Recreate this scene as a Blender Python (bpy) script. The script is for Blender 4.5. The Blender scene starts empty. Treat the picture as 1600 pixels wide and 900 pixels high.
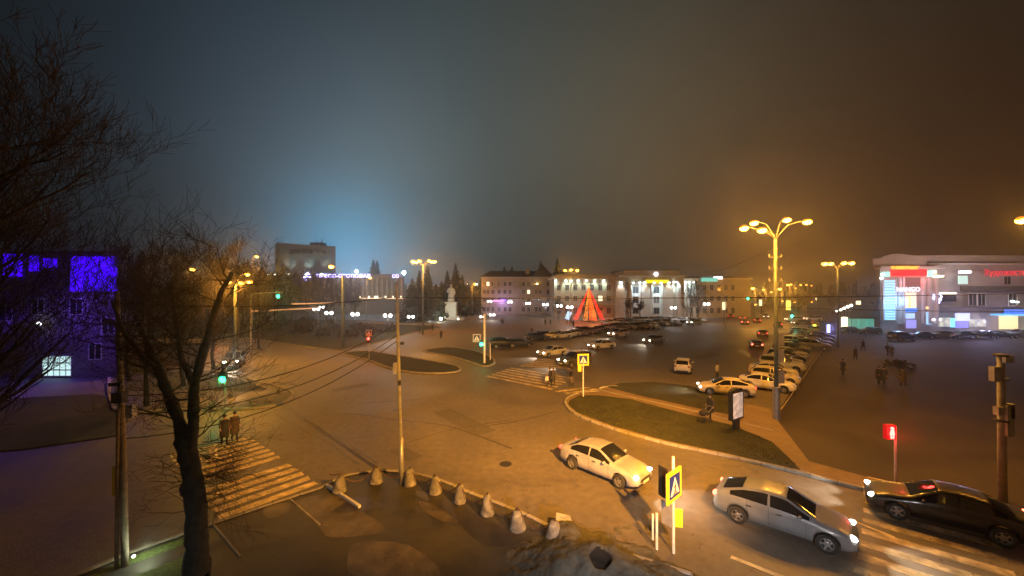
import bpy, math, random
from mathutils import Vector, Matrix
R = math.radians
sc = bpy.context.scene
COL = sc.collection
rnd = random.Random(7)

# ------------------------------------------------------------------ camera
H, F, HY = 9.0, 600.0, 455.0          # eye height, focal length in photo pixels, horizon row
cam_d = bpy.data.cameras.new('camera'); cam_d.lens = 13.5; cam_d.sensor_width = 36.0
cam_d.clip_start = 0.1; cam_d.clip_end = 4000
cam = bpy.data.objects.new('camera', cam_d); COL.objects.link(cam)
cam.location = (0, 0, H); cam.rotation_euler = (R(90) + math.atan(5 / F), 0, 0)
sc.camera = cam

# ------------------------------------------------------------------ world: night sky with the glow over the town
world = bpy.data.worlds.new('World'); sc.world = world; world.use_nodes = True
wt = world.node_tree; wt.nodes.clear()
def wn(t, **k):
    n = wt.nodes.new(t)
    for a, b in k.items(): setattr(n, a, b)
    return n
tc = wn('ShaderNodeTexCoord')
def sky_dir(px, py):
    v = Vector(((px - 800) / F, 1.0, -(py - HY) / F)); return v.normalized()
def lobe(px, py, width, col):
    d = wn('ShaderNodeVectorMath', operation='DOT_PRODUCT'); wt.links.new(tc.outputs['Generated'], d.inputs[0]); d.inputs[1].default_value = sky_dir(px, py)
    a = wn('ShaderNodeMath', operation='ARCCOSINE'); wt.links.new(d.outputs['Value'], a.inputs[0])
    q = wn('ShaderNodeMath', operation='DIVIDE'); wt.links.new(a.outputs[0], q.inputs[0]); q.inputs[1].default_value = width
    p = wn('ShaderNodeMath', operation='POWER'); wt.links.new(q.outputs[0], p.inputs[0]); p.inputs[1].default_value = 1.7
    m = wn('ShaderNodeMath', operation='MULTIPLY'); wt.links.new(p.outputs[0], m.inputs[0]); m.inputs[1].default_value = -1
    e = wn('ShaderNodeMath', operation='EXPONENT'); wt.links.new(m.outputs[0], e.inputs[0])
    s = wn('ShaderNodeVectorMath', operation='SCALE'); s.inputs[0].default_value = col; wt.links.new(e.outputs[0], s.inputs['Scale'])
    return s.outputs[0]
SKY_LOBES = [
    (620, 220, 0.42, (0.0260, 0.0360, 0.0400)),
    (560, 330, 0.26, (0.0943, 0.1145, 0.1015)),
    (545, 410, 0.13, (0.0000, 0.2572, 0.5174)),
    (880, 200, 0.52, (0.0180, 0.0390, 0.0440)),
    (1200, 330, 0.45, (0.0290, 0.0050, 0.0000)),
    (500, 230, 0.28, (0.0000, 0.0060, 0.0340)),
    (1000, 250, 0.40, (0.0627, 0.0327, 0.0000)),
    (1250, 150, 0.40, (0.0000, 0.0000, 0.0000)),
]
acc = None
for l in SKY_LOBES:
    o = lobe(*l)
    if acc is None: acc = o
    else:
        ad = wn('ShaderNodeVectorMath', operation='ADD'); wt.links.new(acc, ad.inputs[0]); wt.links.new(o, ad.inputs[1]); acc = ad.outputs[0]
ad = wn('ShaderNodeVectorMath', operation='ADD'); wt.links.new(acc, ad.inputs[0]); ad.inputs[1].default_value = (0.002, 0.002, 0.002); acc = ad.outputs[0]
cl = wn('ShaderNodeTexNoise'); cl.inputs['Scale'].default_value = 2.2; cl.inputs['Detail'].default_value = 5; wt.links.new(tc.outputs['Generated'], cl.inputs['Vector'])
mr = wn('ShaderNodeMapRange'); wt.links.new(cl.outputs['Fac'], mr.inputs['Value'])
mr.inputs['From Min'].default_value = .3; mr.inputs['From Max'].default_value = .7; mr.inputs['To Min'].default_value = .93; mr.inputs['To Max'].default_value = 1.07
sm = wn('ShaderNodeVectorMath', operation='SCALE'); wt.links.new(acc, sm.inputs[0]); wt.links.new(mr.outputs[0], sm.inputs['Scale'])
bg = wn('ShaderNodeBackground'); wt.links.new(sm.outputs[0], bg.inputs['Color']); bg.inputs['Strength'].default_value = 1.0
sky = wn('ShaderNodeTexSky', sky_type='NISHITA', sun_disc=False, sun_elevation=R(-4), sun_rotation=R(200))
bg2 = wn('ShaderNodeBackground'); wt.links.new(sky.outputs[0], bg2.inputs['Color']); bg2.inputs['Strength'].default_value = 0.004
add = wn('ShaderNodeAddShader'); wt.links.new(bg.outputs[0], add.inputs[0]); wt.links.new(bg2.outputs[0], add.inputs[1])
wo = wn('ShaderNodeOutputWorld'); wt.links.new(add.outputs[0], wo.inputs['Surface'])

sc.view_settings.view_transform = 'Standard'; sc.view_settings.look = 'None'
sc.view_settings.exposure = 0.0; sc.view_settings.gamma = 1.0
sc.cycles.use_denoising = True; sc.cycles.use_light_tree = True
sc.cycles.max_bounces = 4; sc.cycles.diffuse_bounces = 2; sc.cycles.glossy_bounces = 2; sc.cycles.transmission_bounces = 1; sc.cycles.volume_bounces = 0
sc.cycles.sample_clamp_indirect = 3.0; sc.cycles.sample_clamp_direct = 40.0

# ------------------------------------------------------------------ helpers
def G(px, py, z=0.0):
    Y = F * (H - z) / (py - HY); return ((px - 800) * Y / F, Y)
def P(px, py, Y):
    return ((px - 800) * Y / F, Y, H - (py - HY) * Y / F)

MATS = {}
def mat(name, col, rough=.7, metal=0.0, var=.15, scale=6.0, bump=0.0, emit=None, es=0.0, coat=0.0, objcol=False, var2=0.0, scale2=.4, rvar=0.0):
    if name in MATS: return MATS[name]
    m = bpy.data.materials.new(name); m.use_nodes = True; nt = m.node_tree
    b = nt.nodes['Principled BSDF']
    b.inputs['Roughness'].default_value = rough; b.inputs['Metallic'].default_value = metal
    b.inputs['Coat Weight'].default_value = coat; b.inputs['Coat Roughness'].default_value = .06
    t = nt.nodes.new('ShaderNodeTexCoord'); n = nt.nodes.new('ShaderNodeTexNoise')
    n.inputs['Scale'].default_value = scale; n.inputs['Detail'].default_value = 6; nt.links.new(t.outputs['Object'], n.inputs['Vector'])
    mx = nt.nodes.new('ShaderNodeMix'); mx.data_type = 'RGBA'; mx.blend_type = 'MULTIPLY'; mx.inputs['Factor'].default_value = 1
    mp = nt.nodes.new('ShaderNodeMapRange'); nt.links.new(n.outputs['Fac'], mp.inputs['Value'])
    mp.inputs['From Min'].default_value = .3; mp.inputs['From Max'].default_value = .7; mp.inputs['To Min'].default_value = 1 - var; mp.inputs['To Max'].default_value = 1 + var
    src = mp.outputs[0]
    if var2:
        n2 = nt.nodes.new('ShaderNodeTexNoise'); n2.inputs['Scale'].default_value = scale2; n2.inputs['Detail'].default_value = 4; n2.inputs['Distortion'].default_value = .6
        nt.links.new(t.outputs['Object'], n2.inputs['Vector'])
        m2 = nt.nodes.new('ShaderNodeMapRange'); nt.links.new(n2.outputs['Fac'], m2.inputs['Value'])
        m2.inputs['From Min'].default_value = .38; m2.inputs['From Max'].default_value = .62; m2.inputs['To Min'].default_value = 1 - var2; m2.inputs['To Max'].default_value = 1 + var2
        mm = nt.nodes.new('ShaderNodeMath'); mm.operation = 'MULTIPLY'; nt.links.new(src, mm.inputs[0]); nt.links.new(m2.outputs[0], mm.inputs[1]); src = mm.outputs[0]
        if rvar:
            m3 = nt.nodes.new('ShaderNodeMapRange'); nt.links.new(n2.outputs['Fac'], m3.inputs['Value'])
            m3.inputs['From Min'].default_value = .35; m3.inputs['From Max'].default_value = .65; m3.inputs['To Min'].default_value = rough - rvar; m3.inputs['To Max'].default_value = rough + rvar * .6
            nt.links.new(m3.outputs[0], b.inputs['Roughness'])
    if objcol:
        oi = nt.nodes.new('ShaderNodeObjectInfo'); nt.links.new(oi.outputs['Color'], mx.inputs['A'])
    else:
        mx.inputs['A'].default_value = (*col, 1)
    nt.links.new(src, mx.inputs['B']); nt.links.new(mx.outputs['Result'], b.inputs['Base Color'])
    if bump:
        bp = nt.nodes.new('ShaderNodeBump'); bp.inputs['Strength'].default_value = bump; bp.inputs['Distance'].default_value = .02
        nb = nt.nodes.new('ShaderNodeTexNoise'); nb.inputs['Scale'].default_value = scale * 5; nb.inputs['Detail'].default_value = 3; nt.links.new(t.outputs['Object'], nb.inputs['Vector'])
        nt.links.new(nb.outputs['Fac'], bp.inputs['Height']); nt.links.new(bp.outputs[0], b.inputs['Normal'])
    if emit:
        b.inputs['Emission Color'].default_value = (*emit, 1); b.inputs['Emission Strength'].default_value = es
    MATS[name] = m; return m

def kids_loc(o):
    v = Vector((0, 0, 0))
    while o is not None:
        v += o.location; o = o.parent
    return v

class MB:
    def __init__(s): s.v = []; s.f = []; s.m = []
    def add(s, vs, fs, mi=0):
        b = len(s.v); s.v += [tuple(p) for p in vs]; s.f += [tuple(b + i for i in f) for f in fs]; s.m += [mi] * len(fs); return s
    def box(s, c, d, rz=0.0, mi=0, rx=0.0, ry=0.0):
        M = Matrix.Translation(c) @ Matrix.Rotation(rz, 4, 'Z') @ Matrix.Rotation(ry, 4, 'Y') @ Matrix.Rotation(rx, 4, 'X')
        hx, hy, hz = d[0] / 2, d[1] / 2, d[2] / 2
        vs = [M @ Vector((x, y, z)) for x in (-hx, hx) for y in (-hy, hy) for z in (-hz, hz)]
        return s.add(vs, [(0, 1, 3, 2), (4, 6, 7, 5), (0, 4, 5, 1), (2, 3, 7, 6), (0, 2, 6, 4), (1, 5, 7, 3)], mi)
    def path(s, pts, rad, n=8, mi=0, cap=True):
        pts = [Vector(p) for p in pts]; rings = []; up = None
        for i, p in enumerate(pts):
            d = (pts[min(i + 1, len(pts) - 1)] - pts[max(i - 1, 0)])
            if d.length < 1e-6: d = Vector((0, 0, 1))
            d.normalize()
            if up is None: up = d.orthogonal().normalized()
            up = up - d * up.dot(d)
            if up.length < 1e-4: up = d.orthogonal()
            up.normalize(); sd = d.cross(up)
            r = rad[i] if isinstance(rad, (list, tuple)) else rad
            rings.append([p + (up * math.cos(2 * math.pi * k / n) + sd * math.sin(2 * math.pi * k / n)) * r for k in range(n)])
        vs = [q for rg in rings for q in rg]; fs = []
        for i in range(len(pts) - 1):
            for k in range(n):
                a = i * n + k; b = i * n + (k + 1) % n; fs.append((a, b, b + n, a + n))
        if cap: fs.append(tuple(range(n))[::-1]); fs.append(tuple((len(pts) - 1) * n + k for k in range(n)))
        return s.add(vs, fs, mi)
    def lathe(s, prof, c=(0, 0, 0), n=16, mi=0, axis='Z'):
        vs = []; fs = []
        for r, z in prof:
            for k in range(n):
                a = 2 * math.pi * k / n; q = (r * math.cos(a), r * math.sin(a), z)
                if axis == 'Y': q = (q[0], q[2], q[1])
                if axis == 'X': q = (q[2], q[0], q[1])
                vs.append((c[0] + q[0], c[1] + q[1], c[2] + q[2]))
        for i in range(len(prof) - 1):
            for k in range(n):
                a = i * n + k; b = i * n + (k + 1) % n; fs.append((a, b, b + n, a + n))
        return s.add(vs, fs, mi)
    def ball(s, c, r, n=10, mi=0, sc3=(1, 1, 1)):
        prof = [(max(math.sin(math.pi * i / 6), .001), -math.cos(math.pi * i / 6)) for i in range(7)]
        vs = []; fs = []
        for rr, z in prof:
            for k in range(n):
                a = 2 * math.pi * k / n; vs.append((c[0] + r * rr * math.cos(a) * sc3[0], c[1] + r * rr * math.sin(a) * sc3[1], c[2] + r * z * sc3[2]))
        for i in range(6):
            for k in range(n):
                a = i * n + k; b = i * n + (k + 1) % n; fs.append((a, b, b + n, a + n))
        return s.add(vs, fs, mi)
    def prism(s, out, z0, z1, mi=0):
        n = len(out); A = sum(out[i][0] * out[(i + 1) % n][1] - out[(i + 1) % n][0] * out[i][1] for i in range(n))
        if A < 0: out = out[::-1]
        vs = [(x, y, z0) for x, y in out] + [(x, y, z1) for x, y in out]
        fs = [tuple(range(n))[::-1], tuple(range(n, 2 * n))] + [(i, (i + 1) % n, n + (i + 1) % n, n + i) for i in range(n)]
        return s.add(vs, fs, mi)
    def sheet(s, out, z, mi=0):
        n = len(out); A = sum(out[i][0] * out[(i + 1) % n][1] - out[(i + 1) % n][0] * out[i][1] for i in range(n))
        if A < 0: out = out[::-1]
        return s.add([(x, y, z) for x, y in out], [tuple(range(n))], mi)
    def build(s, name, mats, parent=None, smooth=False, col=None):
        me = bpy.data.meshes.new(name); off = kids_loc(parent) if parent else Vector((0, 0, 0))
        me.from_pydata([(x - off.x, y - off.y, z - off.z) for x, y, z in s.v], [], s.f)
        if not isinstance(mats, (list, tuple)): mats = [mats]
        for m in mats: me.materials.append(m)
        me.polygons.foreach_set('material_index', s.m)
        if smooth: me.polygons.foreach_set('use_smooth', [True] * len(s.f))
        me.update(); o = bpy.data.objects.new(name, me); COL.objects.link(o)
        if parent: o.parent = parent
        if col: o.color = (*col, 1)
        return o

def tag(o, label, cat, group=None):
    o['label'] = label; o['category'] = cat
    if group: o['group'] = group
    elif 'group' in o: del o['group']
    return o
def thing(name, label, cat, loc=(0, 0, 0), rz=0, group=None):
    o = bpy.data.objects.new(name, None); COL.objects.link(o); o.location = loc; o.rotation_euler = (0, 0, rz); o.empty_display_size = .3
    return tag(o, label, cat, group)
def struct(o, kind='structure'): o['kind'] = kind; return o
def copy_tree(o, parent=None):
    c = o.copy(); COL.objects.link(c)
    if parent: c.parent = parent
    for ch in list(o.children): copy_tree(ch, c)
    return c
LN = 0
def lamp(kind, loc, power, col, parent=None, size=.15, aim=None, cone=120, blend=.6, name='lamp_light'):
    d = bpy.data.lights.new(name, kind); d.energy = power; d.color = col; d.shadow_soft_size = size
    if kind == 'SPOT': d.spot_size = R(cone); d.spot_blend = blend
    o = bpy.data.objects.new(name, d); COL.objects.link(o)
    if parent: o.parent = parent; o.location = Vector(loc) - kids_loc(parent)
    else: o.location = loc
    if aim is not None: o.rotation_euler = (Vector(aim) - Vector(loc)).to_track_quat('-Z', 'Y').to_euler()
    return o
ORD = ['first', 'second', 'third', 'fourth', 'fifth', 'sixth', 'seventh', 'eighth', 'ninth', 'tenth', 'eleventh', 'twelfth', 'thirteenth', 'fourteenth', 'fifteenth', 'sixteenth', 'seventeenth', 'eighteenth', 'nineteenth', 'twentieth']

SOD = (1.0, .395, .042); WARM = (1.0, .72, .42); COOL = (.80, .93, 1.0); WHITE = (1, .95, .88)
HAZE = .0013
# ------------------------------------------------------------------ materials
asphalt = mat('asphalt', (.125, .110, .095), rough=.64, var=.18, scale=2.6, bump=.6, var2=.20, scale2=.13, rvar=.12)
asphalt_patch = mat('asphalt_patch', (.085, .078, .07), rough=.55, var=.15, scale=3, bump=.3)
footway = mat('footway_asphalt', (.048, .046, .046), rough=.7, var=.12, scale=2.2, bump=.4, var2=.28, scale2=.3, rvar=.18)
paving = mat('plaza_paving', (.034, .024, .019), rough=.7, var=.14, scale=3, bump=.4, var2=.25, scale2=.12)
tanpath = mat('footpath_slabs', (.17, .125, .08), rough=.75, var=.12, scale=3, bump=.3, var2=.12, scale2=.5)
grassm = mat('grass', (.030, .031, .010), rough=.95, var=.4, scale=9, bump=.9, var2=.3, scale2=.6)
darkgrass = mat('dark_grass', (.028, .032, .014), rough=.95, var=.4, scale=9, bump=.9, var2=.3, scale2=.5)
kerbm = mat('kerb_concrete', (.27, .255, .24), rough=.85, var=.2, scale=2.5, bump=.4, var2=.15, scale2=.9)
mastm = mat('mast_concrete', (.11, .145, .135), rough=.85, var=.2, scale=4)
concrete = mat('concrete', (.30, .29, .27), rough=.85, var=.22, scale=4, bump=.5, var2=.15, scale2=1)
paintw = mat('road_paint', (.42, .34, .21), rough=.7, var=.4, scale=3.5, var2=.35, scale2=1.4)
painty = mat('worn_yellow_paint', (.62, .50, .27), rough=.7, var=.30, scale=3.5, var2=.22, scale2=1.3)
metalg = mat('galvanised_steel', (.36, .36, .36), rough=.45, metal=.5, var=.2, scale=4)
metald = mat('dark_metal', (.04, .04, .042), rough=.5, metal=.3, var=.15)
metalw = mat('white_painted_metal', (.62, .62, .62), rough=.5, var=.12, scale=5)
black = mat('black_plastic', (.012, .012, .013), rough=.5, var=.1)
bark = mat('bark', (.028, .025, .022), rough=.95, var=.4, scale=7, bump=1.0)
twigm = mat('twig', (.022, .016, .013), rough=.95, var=.3, scale=7)
needle = mat('spruce_needles', (.018, .026, .014), rough=.95, var=.4, scale=5)
cardm = mat('car_paint', (1, 1, 1), rough=.36, var=.10, scale=1.8, coat=.5, objcol=True, var2=.10, scale2=1.1)
glassm = mat('car_glass', (.012, .013, .015), rough=.06, var=.1)
rubber = mat('tyre_rubber', (.018, .018, .018), rough=.85, var=.15)
rimm = mat('alloy_rim', (.42, .42, .43), rough=.35, metal=.8, var=.1)
rimdark = mat('worn_rim', (.12, .12, .12), rough=.5, metal=.5, var=.2)
chrome = mat('trim_black', (.03, .03, .03), rough=.3, var=.1)
plate = mat('number_plate', (.6, .6, .58), rough=.5, var=.05)
def emat(name, col, es, base=(.04, .04, .04)): return mat(name, base, rough=.5, var=.05, emit=col, es=es)
headon = emat('headlight_lit', (1, .86, .66), 28)
headdip = emat('headlight_low', (1, .80, .55), 9)
headoff = mat('headlight_lens', (.35, .35, .36), rough=.12, var=.1)
tailoff = mat('tail_lens', (.22, .015, .012), rough=.2, var=.1)
tailon = emat('tail_lit', (1, .05, .03), 5, (.3, .02, .02))
brake = emat('brake_lit', (1, .07, .035), 16, (.3, .02, .02))
sodb = emat('sodium_bulb', (1, .46, .045), 20)
haloglow = emat('halo_glow', (1, .24, .008), 1.3)  # orange halo round the bulb, put into the lamp head as glow
sodfar = emat('sodium_far', (1, .50, .07), 9)
whiteb = emat('white_globe', (1, .95, .86), 13)
coolb = emat('cool_bulb', (.78, .95, 1), 30)
signblue = mat('sign_blue', (.012, .022, .22), rough=.4, var=.05)
signyel = mat('sign_yellow', (.72, .62, .03), rough=.4, var=.05)
signwhite = mat('sign_white', (.62, .60, .66), rough=.4, var=.05)
signback = mat('sign_back', (.32, .32, .33), rough=.5, metal=.3, var=.1)
# ================================================================== GROUND
def px(lst, z=0.0): return [G(a, b, z) for a, b in lst]
def smooth_path(pts, n=4, closed=False):
    out = []; N = len(pts)
    rng = range(N if closed else N - 1)
    for i in rng:
        p0 = pts[(i - 1) % N] if closed or i > 0 else pts[i]; p1 = pts[i]; p2 = pts[(i + 1) % N]; p3 = pts[(i + 2) % N] if closed or i + 2 < N else p2
        for k in range(n):
            t = k / n
            out.append(tuple(.5 * ((2 * p1[j]) + (-p0[j] + p2[j]) * t + (2 * p0[j] - 5 * p1[j] + 4 * p2[j] - p3[j]) * t * t + (-p0[j] + 3 * p1[j] - 3 * p2[j] + p3[j]) * t ** 3) for j in range(len(p1))))
    if not closed: out.append(tuple(pts[-1]))
    return out
def kerb(mb, pts, w=.18, z0=-.02, z1=.14, closed=False):
    n = len(pts); L = []; Rr = []
    for i in range(n):
        a = Vector(pts[(i - 1) % n if closed else max(i - 1, 0)][:2]); b = Vector(pts[(i + 1) % n if closed else min(i + 1, n - 1)][:2])
        d = (b - a).normalized(); nrm = Vector((-d.y, d.x)); p = Vector(pts[i][:2]); L.append(p + nrm * w / 2); Rr.append(p - nrm * w / 2)
    vs = []; fs = []
    for i in range(n): vs += [(L[i].x, L[i].y, z0), (L[i].x, L[i].y, z1 - .015), (L[i].x * .9 + Rr[i].x * .1, L[i].y * .9 + Rr[i].y * .1, z1), (Rr[i].x * .9 + L[i].x * .1, Rr[i].y * .9 + L[i].y * .1, z1), (Rr[i].x, Rr[i].y, z1 - .015), (Rr[i].x, Rr[i].y, z0)]
    for i in range(n if closed else n - 1):
        j = (i + 1) % n
        for k in range(5): fs.append((i * 6 + k, j * 6 + k, j * 6 + k + 1, i * 6 + k + 1))
    if not closed: fs += [(0, 1, 2, 3, 4, 5), tuple(n * 6 - 6 + k for k in (5, 4, 3, 2, 1, 0))]
    mb.add(vs, fs)

m = MB(); m.sheet([(-420, -12), (420, -12), (420, 620), (-420, 620)], 0.0)
struct(m.build('road_surface', asphalt))

# paved square beside the mall
m = MB(); m.sheet(px([(1236, 610), (1292, 530), (1330, 512), (1700, 512), (2100, 560), (2600, 720), (1620, 800), (1480, 775), (1396, 762), (1340, 752), (1262, 728), (1218, 700), (1205, 655)]), .006)
struct(m.build('paved_square', paving))

isl_kerb = smooth_path(px([(936, 612), (905, 615), (888, 622), (884, 632), (900, 648), (960, 671), (1040, 693), (1130, 712), (1230, 735), (1340, 763), (1480, 794), (1620, 822), (1800, 866)]), 4)
mk = MB(); kerb(mk, isl_kerb, .2)
kerb(mk, smooth_path(px([(965, 604), (945, 605), (936, 609), (960, 616), (1010, 627), (1080, 643), (1150, 660), (1206, 674)]), 3), .12, z1=.12)
# island surfaces
m = MB(); m.sheet(isl_kerb[:-1] + px([(1620, 815), (1400, 760), (1262, 722), (1200, 640), (1130, 624), (960, 600)]), .09); struct(m.build('island_footpath', tanpath))
gr = MB(); gr.sheet(px([(890, 627), (905, 619), (935, 619), (985, 625), (1070, 648), (1140, 665), (1205, 692), (1236, 722), (1250, 737), (1130, 709), (1040, 690), (960, 668), (902, 646), (888, 634)]), .104)
LAWN1 = px([(890, 627), (905, 619), (935, 619), (985, 625), (1070, 648), (1140, 665), (1205, 692), (1236, 722), (1250, 737), (1130, 709), (1040, 690), (960, 668), (902, 646), (888, 634)])
gr.sheet(px([(948, 606), (968, 600), (1020, 598), (1075, 604), (1110, 613), (1150, 626), (1150, 652), (1080, 637), (1010, 622)]), .104)
struct(gr.build('lawn', grassm))
def inside(p, poly):
    c = False; n = len(poly)
    for i in range(n):
        (x1_, y1_), (x2_, y2_) = poly[i][:2], poly[(i + 1) % n][:2]
        if (y1_ > p[1]) != (y2_ > p[1]) and p[0] < (x2_ - x1_) * (p[1] - y1_) / (y2_ - y1_) + x1_: c = not c
    return c
tuft = MB(); lf = MB()
VERGE = px([(135, 905), (190, 880), (250, 856), (299, 838), (303, 848), (240, 872), (150, 905)])
for poly_, cnt_, hh_ in ((LAWN1, 4200, .05),):
    xs_, ys_ = [q[0] for q in poly_], [q[1] for q in poly_]; k_ = 0
    while k_ < cnt_:
        p_ = (rnd.uniform(min(xs_) - .1, max(xs_) + .1), rnd.uniform(min(ys_) - .1, max(ys_) + .1))
        if not inside(p_, poly_): continue
        k_ += 1; a_ = rnd.uniform(0, 3.14); w_ = rnd.uniform(.02, .06); h_ = hh_ * rnd.uniform(.4, 1.3); c_, s_ = math.cos(a_) * w_, math.sin(a_) * w_
        tuft.add([(p_[0] - c_, p_[1] - s_, .1), (p_[0] + c_, p_[1] + s_, .1), (p_[0] + rnd.uniform(-.06, .06), p_[1] + rnd.uniform(-.06, .06), .1 + h_)], [(0, 1, 2)])
struct(tuft.build('grass_tufts', mat('grass_blades', (.050, .052, .018), rough=.9, var=.4, scale=4)), 'stuff')
for k_ in range(1500):
    x_ = rnd.uniform(-16, 22); y_ = rnd.uniform(11.5, 34)
    z_ = .012 if y_ > 19 or abs(x_) > 9 else .118
    a_ = rnd.uniform(0, 6.28); s_ = rnd.uniform(.02, .05)
    lf.add([(x_ + math.cos(a_ + q * 1.57) * s_ * (1.5 if q % 2 else .8), y_ + math.sin(a_ + q * 1.57) * s_ * (1.5 if q % 2 else .8), z_ + rnd.uniform(0, .015)) for q in range(4)], [(0, 1, 2, 3)])
struct(lf.build('fallen_leaves', mat('dry_leaf', (.10, .065, .035), rough=.9, var=.4, scale=5)), 'stuff')
# middle islands
ia = smooth_path(px([(535, 553), (572, 562), (615, 577), (655, 583), (700, 583), (719, 579), (712, 572), (676, 565), (620, 556), (575, 549)]), 3, True)
ib = smooth_path(px([(662, 549), (700, 556), (735, 566), (757, 573), (772, 568), (768, 559), (742, 549), (700, 543)]), 3, True)
for k in (ia, ib):
    kerb(mk, k, .25, closed=True)
# left island with small bollards
il = smooth_path(px([(180, 640), (260, 641), (340, 641), (400, 638), (440, 631), (458, 619), (450, 610), (420, 601), (380, 590), (330, 580), (250, 574), (180, 574)]), 3, True)
kerb(mk, il, .25, closed=True)
m = MB(); m.sheet(ia, .08); m.sheet(ib, .08); struct(m.build('median_ground', darkgrass))
m = MB(); m.sheet(il, .08); struct(m.build('corner_ground', footway))
m = MB(); m.sheet(px([(180, 612), (300, 608), (380, 612), (420, 608), (370, 590), (250, 578), (180, 578)], .09), .094); struct(m.build('corner_grass', darkgrass))
# lawn with shrubs in front of the long hall
ll = px([(250, 545), (385, 528), (470, 541), (531, 549), (600, 533), (650, 519), (690, 512), (655, 505), (560, 500), (400, 500), (200, 505)])
m = MB(); m.sheet(ll, .08); struct(m.build('park_lawn', darkgrass)); kerb(mk, ll[:7], .25)
# lawn at the far side of the left street
m = MB(); m.sheet(px([(-300, 640), (150, 616), (215, 632), (190, 680), (40, 702), (-300, 730)]), .05); struct(m.build('side_lawn', darkgrass))
# monument square
m = MB(); m.sheet(px([(600, 515), (640, 508), (740, 497), (800, 489), (870, 492), (905, 505), (880, 512), (760, 520), (660, 522)]), .03); struct(m.build('monument_square', tanpath))
kerb(mk, smooth_path(px([(716, 488.5), (760, 488.6), (800, 489.6), (850, 494), (880, 499), (900, 504)]), 3), .5, z1=.45)
kerb(mk, smooth_path(px([(560, 506), (590, 506.5), (625, 508), (690, 509)]), 3), .5, z1=.6)

# near pavement on the camera's side
npv = px([(335, 820), (420, 791), (500, 765), (528, 750)]) + smooth_path(px([(545, 744), (590, 738), (640, 740), (690, 753), (730, 770), (780, 789), (830, 810), (885, 838), (960, 862), (1080, 900)]), 3)
kerb(mk, px([(-60, 985), (90, 915), (200, 868)]) + npv, .16)
m = MB(); m.sheet(px([(335, 820)]) + npv[1:] + [(9, 10.2), (9, 5), (-14, 5)] + px([(295, 900)]), .10); struct(m.build('pavement', footway))
m = MB(); m.sheet(px([(-200, 1010), (90, 917), (250, 849), (335, 821), (375, 868), (300, 905)]) + [(-14, 8), (-25, 8)], .09); struct(m.build('verge_ground', footway))
m = MB(); m.sheet(px([(135, 905), (190, 880), (250, 856), (299, 838), (303, 848), (240, 872), (150, 905)]), .10); m.sheet(px([(190, 912), (300, 868), (330, 880), (330, 905), (300, 930)]), .10); struct(m.build('verge_grass', mat('grass_painted_lit', (.09, .14, .035), rough=.9, var=.5, scale=9, bump=.9)))  # verge green brightened in the colour to look lit
struct(mk.build('kerbs', kerbm))
jm = MB()
for path_ in (isl_kerb, npv, ia + ia[:1], ib + ib[:1], il + il[:1]):
    acc_ = 0.0
    for a_, b_ in zip(path_[:-1], path_[1:]):
        a_, b_ = Vector(a_[:2]), Vector(b_[:2]); L_ = (b_ - a_).length
        if L_ < 1e-4: continue
        while acc_ < L_:
            p_ = a_.lerp(b_, acc_ / L_); an_ = math.atan2(b_.y - a_.y, b_.x - a_.x); jm.box((p_.x, p_.y, .065), (.018, .262, .158), rz=an_); acc_ += 1.0
        acc_ -= L_
struct(jm.build('kerb_joints', mat('joint_mortar', (.03, .028, .026), rough=.9)))
# lighter repaired patches and the thin edging stones
m = MB()
for poly in ([(462, 782), (540, 770), (570, 800), (590, 812), (600, 830), (520, 838), (500, 822)], [(415, 792), (450, 784), (452, 798), (420, 808)], [(655, 782), (690, 790), (720, 810), (700, 815), (668, 800)], [(560, 845), (640, 850), (690, 900), (560, 900), (545, 870)]):
    m.sheet(smooth_path(px(poly, .1), 3, True), .104)
struct(m.build('pavement_patches', mat('lighter_patch', (.088, .075, .066), rough=.6, var=.25, scale=2, bump=.3, var2=.25, scale2=.9)))
m = MB()
for poly in ([(640, 765), (700, 800), (760, 850), (820, 835), (760, 810), (690, 775)], [(520, 800), (600, 790), (560, 775)]):
    m.sheet(smooth_path(px(poly, .1), 3, True), .106)
struct(m.build('pavement_tar_patches', mat('tar', (.045, .04, .038), rough=.4, var=.2, scale=2)))
m = MB()
def strip(mb, a, b, w, z0, z1): kerb(mb, [a, ((a[0] + b[0]) / 2, (a[1] + b[1]) / 2), b], w, z0, z1)
strip(m, G(455, 782), G(502, 823), .08, .08, .125); strip(m, G(336, 822), G(378, 872), .07, .08, .125)
struct(m.build('edging_stones', kerbm))
m = MB(); strip(m, G(512, 762), G(563, 796), .12, .1, .22)
o = m.build('kerb_bar', metalw); tag(o, 'short white painted kerb bar lying on the pavement beside the first bollard', 'kerb bar')

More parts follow.
